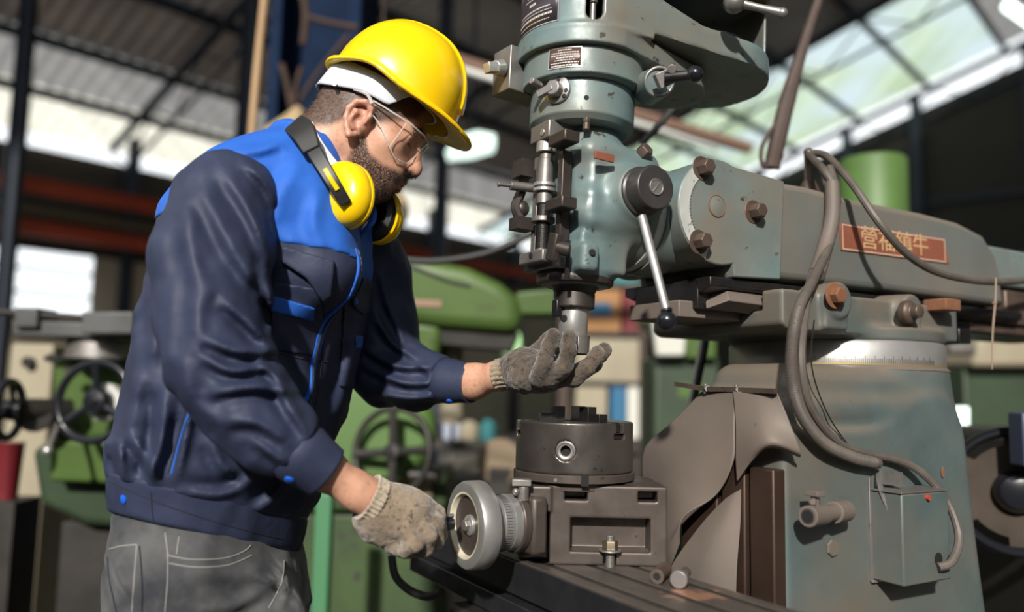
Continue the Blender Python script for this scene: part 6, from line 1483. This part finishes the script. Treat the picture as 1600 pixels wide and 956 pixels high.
# right edge: machine with black handwheel
t = thing('lathe', 1640, 1.78, 'dark machine with large black handwheel at the right edge', 'machine')
F = frame(W(1588, 768, 1.72), (-.42, -1, .06)); mb = MB(); mb.ring(F @ Matrix.Diagonal((1, 1, 1.5, 1)), .127, .0115, 72, 14); hw_ = mb.build('handwheel', M['ballblack'], t)
mb = MB(); vs = []
for i in range(144):
    a = 2*math.pi*i/144; k = (i % 24)/24; r = .118 if .35 < k < .65 else .098; vs.append((r*math.cos(a), r*math.sin(a), -.006))
mb.prism([F @ Vector(p) for p in vs], F.to_3x3() @ Vector((0, 0, -.012))); mb.build('lobed_plate', surface('brown_web', (.05, .04, .033), (.07, .055, .045), 10, None, .85, 0, spec=.1), hw_)
MB().lathe([(.045, -.02), (.045, .012), (.035, .03), (.02, .034)], F, 32).build('hub', M['ballblack'], hw_, .002)
mb = MB(); mb.box((-.03, -.02, -.05), (.06, .03, .06), Matrix.Translation(W(1612, 690, 1.66))); mb.build('crank_arm', plain('blue_grey_paint', (.05, .06, .10), .4), hw_, .004)
a = W(1592, 768, 1.80); mb = MB(); mb.box((a.x + .02, a.y, 0), (a.x + .7, a.y + .5, 1.02)); mb.cyl(F @ Vector((0, 0, -.02)), F @ Vector((0, 0, -.16)), .04); mb.build('bed', M['darkiron'], t, .02)
t = thing('covered_machine', 1580, 4.0, 'machine under a rounded beige cover, right behind the ram end', 'machine')
slab('cover', [(1528, 528), (1545, 520), (1640, 520), (1640, 574), (1520, 574)], 4.0, .4, M['cream'], t, .03); tofloor('body', 1505, 1640, 574, 4.1, .4, M['greendark'], t)
mb = MB(); a, b = W(1478, 545, 3.9), W(1520, 545, 3.9); mb.cyl(a, b, .03); mb.build('spindle_end', M['dullsteel'], t)
t = thing('window_glow_panel', 1502, 3.6, 'small square glowing panel for a bright window, between the column and the right handwheel', 'lamp')
wbox('lit_panel', 1491, 636, 1515, 668, 3.6, .02, M['lamp_white'], t); a = W(1503, 668, 3.62); mb = MB(); mb.box((a.x - .015, a.y, 0), (a.x + .015, a.y + .03, a.z + .1)); mb.build('stand', M['darkiron'], t)  # added glowing panel on a stand, in place of a small bright window
for px, py, d, s, mt, lab in ((1585, 890, 2.6, .07, M['white'], 'crumpled white rag below the right handwheel'), (1560, 935, 2.6, .06, M['greenlight'], 'bright green can low at the right edge')):
    p = W(px, py, d); o = MB().sphere((p.x, p.y, p.z), s, 16, (1, 1, .7)).build('rag' if s > .065 else 'oil_can', mt); tag(o, lab, 'rag' if s > .065 else 'can')
t = thing('low_stand', 1580, 2.55, 'low dark stand under the right handwheel', 'stand')
a, b = W(1535, 955, 2.55), W(1660, 955, 2.55); zz = W(1560, 935, 2.6).z - .045; mb = MB(); mb.box((a.x, a.y - .05, zz - .03), (b.x, a.y + .34, zz)); mb.build('tray', M['darkiron'], t)
for x in (a.x + .03, b.x - .06): mb = MB(); mb.box((x, a.y, 0), (x + .03, a.y + .03, zz - .03)); mb.build('leg', M['darkiron'], t)
# things hanging overhead
def cable(name, pts, r, mat, label, cat='cable', n=10): 
    o = MB().tube([W(*p) for p in pts], r, n).build(name, mat); return tag(o, label, cat)
M['oldcable'] = surface('brown_taped_cable', (.055, .035, .028), (.08, .055, .045), 14, None, .7)
cable('hanging_cable', [(1300, -60, 1.95), (1279, 0, 1.95), (1250, 90, 1.95), (1232, 150, 1.95), (1216, 215, 1.95), (1206, 262, 1.95)], [.010, .011, .014, .020, .021, .020], M['oldcable'], 'thick brown taped cable hanging from the roof above the ram')
cable('cable_loop', [(1222, 185, 1.94), (1204, 205, 1.94), (1190, 232, 1.94), (1192, 258, 1.94), (1206, 262, 1.95)], .0055, M['oldcable'], 'thin loop of wire beside the thick brown hanging cable', 'wire')
cable('power_cord', [(1085, 125, 2.0), (1060, 160, 2.0), (1030, 195, 2.0), (1004, 224, 2.05)], .009, M['rubber'], 'short black cord slanting under the belt housing', 'cord')
cable('overhead_cord', [(560, 392, 2.3), (620, 404, 2.3), (680, 408, 2.3), (750, 398, 2.3), (800, 380, 2.3), (840, 360, 2.3)], .011, M['rubber'], 'thick black cord sagging behind the man\'s chest towards the spindle', 'cord')
cable('thin_cord', [(600, 406, 2.5), (650, 420, 2.5), (700, 440, 2.5), (735, 448, 2.5)], .006, M['rubber'], 'thin black cord drooping across the green overarm', 'cord')
cable('drain_hose', [(1108, 480, 1.85), (1102, 540, 1.85), (1090, 600, 1.85), (1080, 680, 1.85)], .008, M['rubber'], 'black hose hanging left of the column, nearer the column', 'hose')
cable('drain_hose', [(1100, 510, 1.95), (1090, 570, 1.95), (1074, 650, 1.95)], .006, M['white'], 'thin pale hose hanging left of the black hose', 'hose')
cable('floor_hose', [(612, 868, 1.55), (618, 900, 1.53), (640, 922, 1.5), (668, 932, 1.46), (690, 926, 1.42)], .0078, M['rubber'], 'black hose looping below the man\'s near glove', 'hose')
cable('bamboo_pole', [(420, -60, 3.4), (411, 20, 3.4), (401, 120, 3.4), (392, 230, 3.4), (380, 420, 3.4), (350, 900, 3.4)], .0165, M['wood'], 'long pale bamboo pole leaning behind the man', 'pole')
def sack(name, px, py, d, r, sc, mat, label, cat):
    c = W(px, py, d); R3 = max(sc)*r + .03; g = SDF(A3(c) - R3, A3(c) + R3, .012); g.ell(A3(c), np.array(sc)*r, np.eye(3)); g.cap(A3(c) + A3((0, 0, sc[2]*r*.6)), A3(c) + A3((0, 0, sc[2]*r*1.1)), r*.3, r*.2, .05)
    g.d -= noise3(g.n, (5, 5, 5)).astype(np.float32)*.02; return tag(g.build(name, mat, None), label, cat)
sack('hanging_bag', 608, 330, 3.6, .085, (1, .8, 1.25), M['straw'], 'tan cloth bag hanging behind the man\'s chin', 'bag')
cable('bag_string', [(608, 292, 3.6), (604, 200, 3.6), (600, 60, 3.6), (598, -60, 3.6)], .004, M['oldcable'], 'string holding the tan cloth bag', 'string')
t = thing('straw_hat', 462, 3.9, 'woven straw hat hung on the blue column behind the man\'s shoulder', 'hat', z=W(462, 210, 3.9).z)
c = W(462, 205, 3.9); MB().lathe([(.16, -.02), (.13, .01), (.06, .07), (.012, .12), (.001, .125)], frame(c, (.12, -.25, 1)), 32, False).build('crown', M['straw'], t, 0, 180); mb = MB(); mb.ring(frame(c + Vector((0, 0, -.02)), (.12, -.25, 1)), .158, .006); mb.build('brim_edge', M['wood'], t)
t = thing('hook_rail', 455, 4.0, 'rusty hooks and bars fixed to the blue column', 'hook', z=W(455, 170, 4).z)
for pts, r in (([(468, 158, 4.0), (500, 110, 4.0), (545, 55, 4.0)], .012), ([(440, 100, 4.0), (448, 130, 4.0), (456, 170, 4.0)], .016), ([(472, 105, 4.0), (464, 130, 4.0), (458, 165, 4.0)], .014), ([(478, 26, 4.0), (515, 36, 4.0), (560, 44, 4.0)], .016), ([(470, -20, 4.0), (478, 20, 4.0), (474, 70, 4.0)], .02)):
    mb = MB(); mb.tube([W(*p) for p in pts], r, 8); mb.build('bar', surface('rust_brown', (.06, .03, .018), (.04, .022, .015), 8, None, .8), t)
# crane rails
for zz, lab in ((3.78, 'upper of two orange crane rails along the left wall'), (3.18, 'lower of two orange crane rails along the left wall')):
    a, b = H(19, .9, zz), H(.6, .9, zz); x = (b - a).normalized(); mb = MB(); y = BV
    Mx = Matrix.Translation(a) @ Matrix((x, y, Vector((0, 0, 1)))).transposed().to_4x4(); Ln = (b-a).length
    for z0, z1, w in ((-.10, -.08, .09), (.08, .10, .09), (-.08, .08, .012)): mb.box((0, -w, z0), (Ln, w, z1), Mx)
    tag(mb.build('crane_rail', M['orange']), lab, 'rail', 'orange crane rails')
for a, lab in ((2.0, 'dark post carrying the crane rails, in the far corner of the hall'), (6.5, 'dark post carrying the crane rails, second from the far corner'), (11.2, 'orange post carrying the crane rails, left of the man'), (15.5, 'orange post carrying the crane rails, beyond the left edge')):
    o = MB().box((-.07, -.07, 0), (.07, .07, 3.68), Matrix.Translation(H(a, .70, 0))).build('crane_post', M['orange' if a > 8 else 'steel']); tag(o, lab, 'post', 'crane posts'); 
o = struct(bar('conduit_pipe', H(18, .5, 3.55), H(1, .5, 3.40), .09, .09, surface('olive_pipe', (.10, .08, .04), None, rough=.6, bumps=None)))
o = tag(MB().box((-.16, -.05, 0), (.16, .05, .8), Matrix.Translation(H(10.45, .35, 1.9)) @ Matrix.Rotation(.75, 4, 'Z')).build('notice_board', M['red'], None, .01), 'narrow dark red board on the beige wall left of the man', 'board')
# lamps under the roof
t = thing('batten_lamp', 950, 4.6, 'long roof batten with white lamp tube crossing behind the vertical head', 'lamp', z=W(950, 170, 4.6).z)
a, b = W(690, 88, 4.4), W(1172, 232, 5.0); o = bar('batten', a, b, .06, .055, surface('brown_batten', (.17, .10, .07), None, rough=.7, bumps=None), t)
a, b = W(700, 103, 4.38), W(1120, 230, 4.95); MB().cyl(a, b, .022).build('tube', plain('unlit_white_tube', (.75, .75, .72), .3), t)
t = thing('high_bay_lamp', 738, 7.4, 'greenish white lit ceiling lamp right of the hat peak', 'lamp', z=W(738, 236, 7.4).z)
slab('diffuser', [(696, 238), (712, 214), (745, 204), (774, 210), (770, 224), (735, 234)], 7.4, .30, M['lamp_white'], t, .004); mb = MB(); c = W(738, 214, 7.55); mb.cyl(c, Vector((c.x, c.y, 7.2)), .015); mb.build('hanger', M['steel'], t)
t = thing('tube_lamp', 1600, 8.5, 'lit white tube lamp at the top right corner', 'lamp', z=W(1600, 30, 8.5).z)
MB().cyl(W(1574, 8, 8.5), W(1650, 62, 8.9), .06).build('tube', M['tube'], t); mb = MB(); a = W(1580, 2, 8.55); mb.cyl(a, a + Vector((0, 0, .9)), .012); bar('fixture', W(1574, -2, 8.52), W(1650, 50, 8.92), .08, .05, M['red'], t); mb.build('hanger', M['steel'], t)
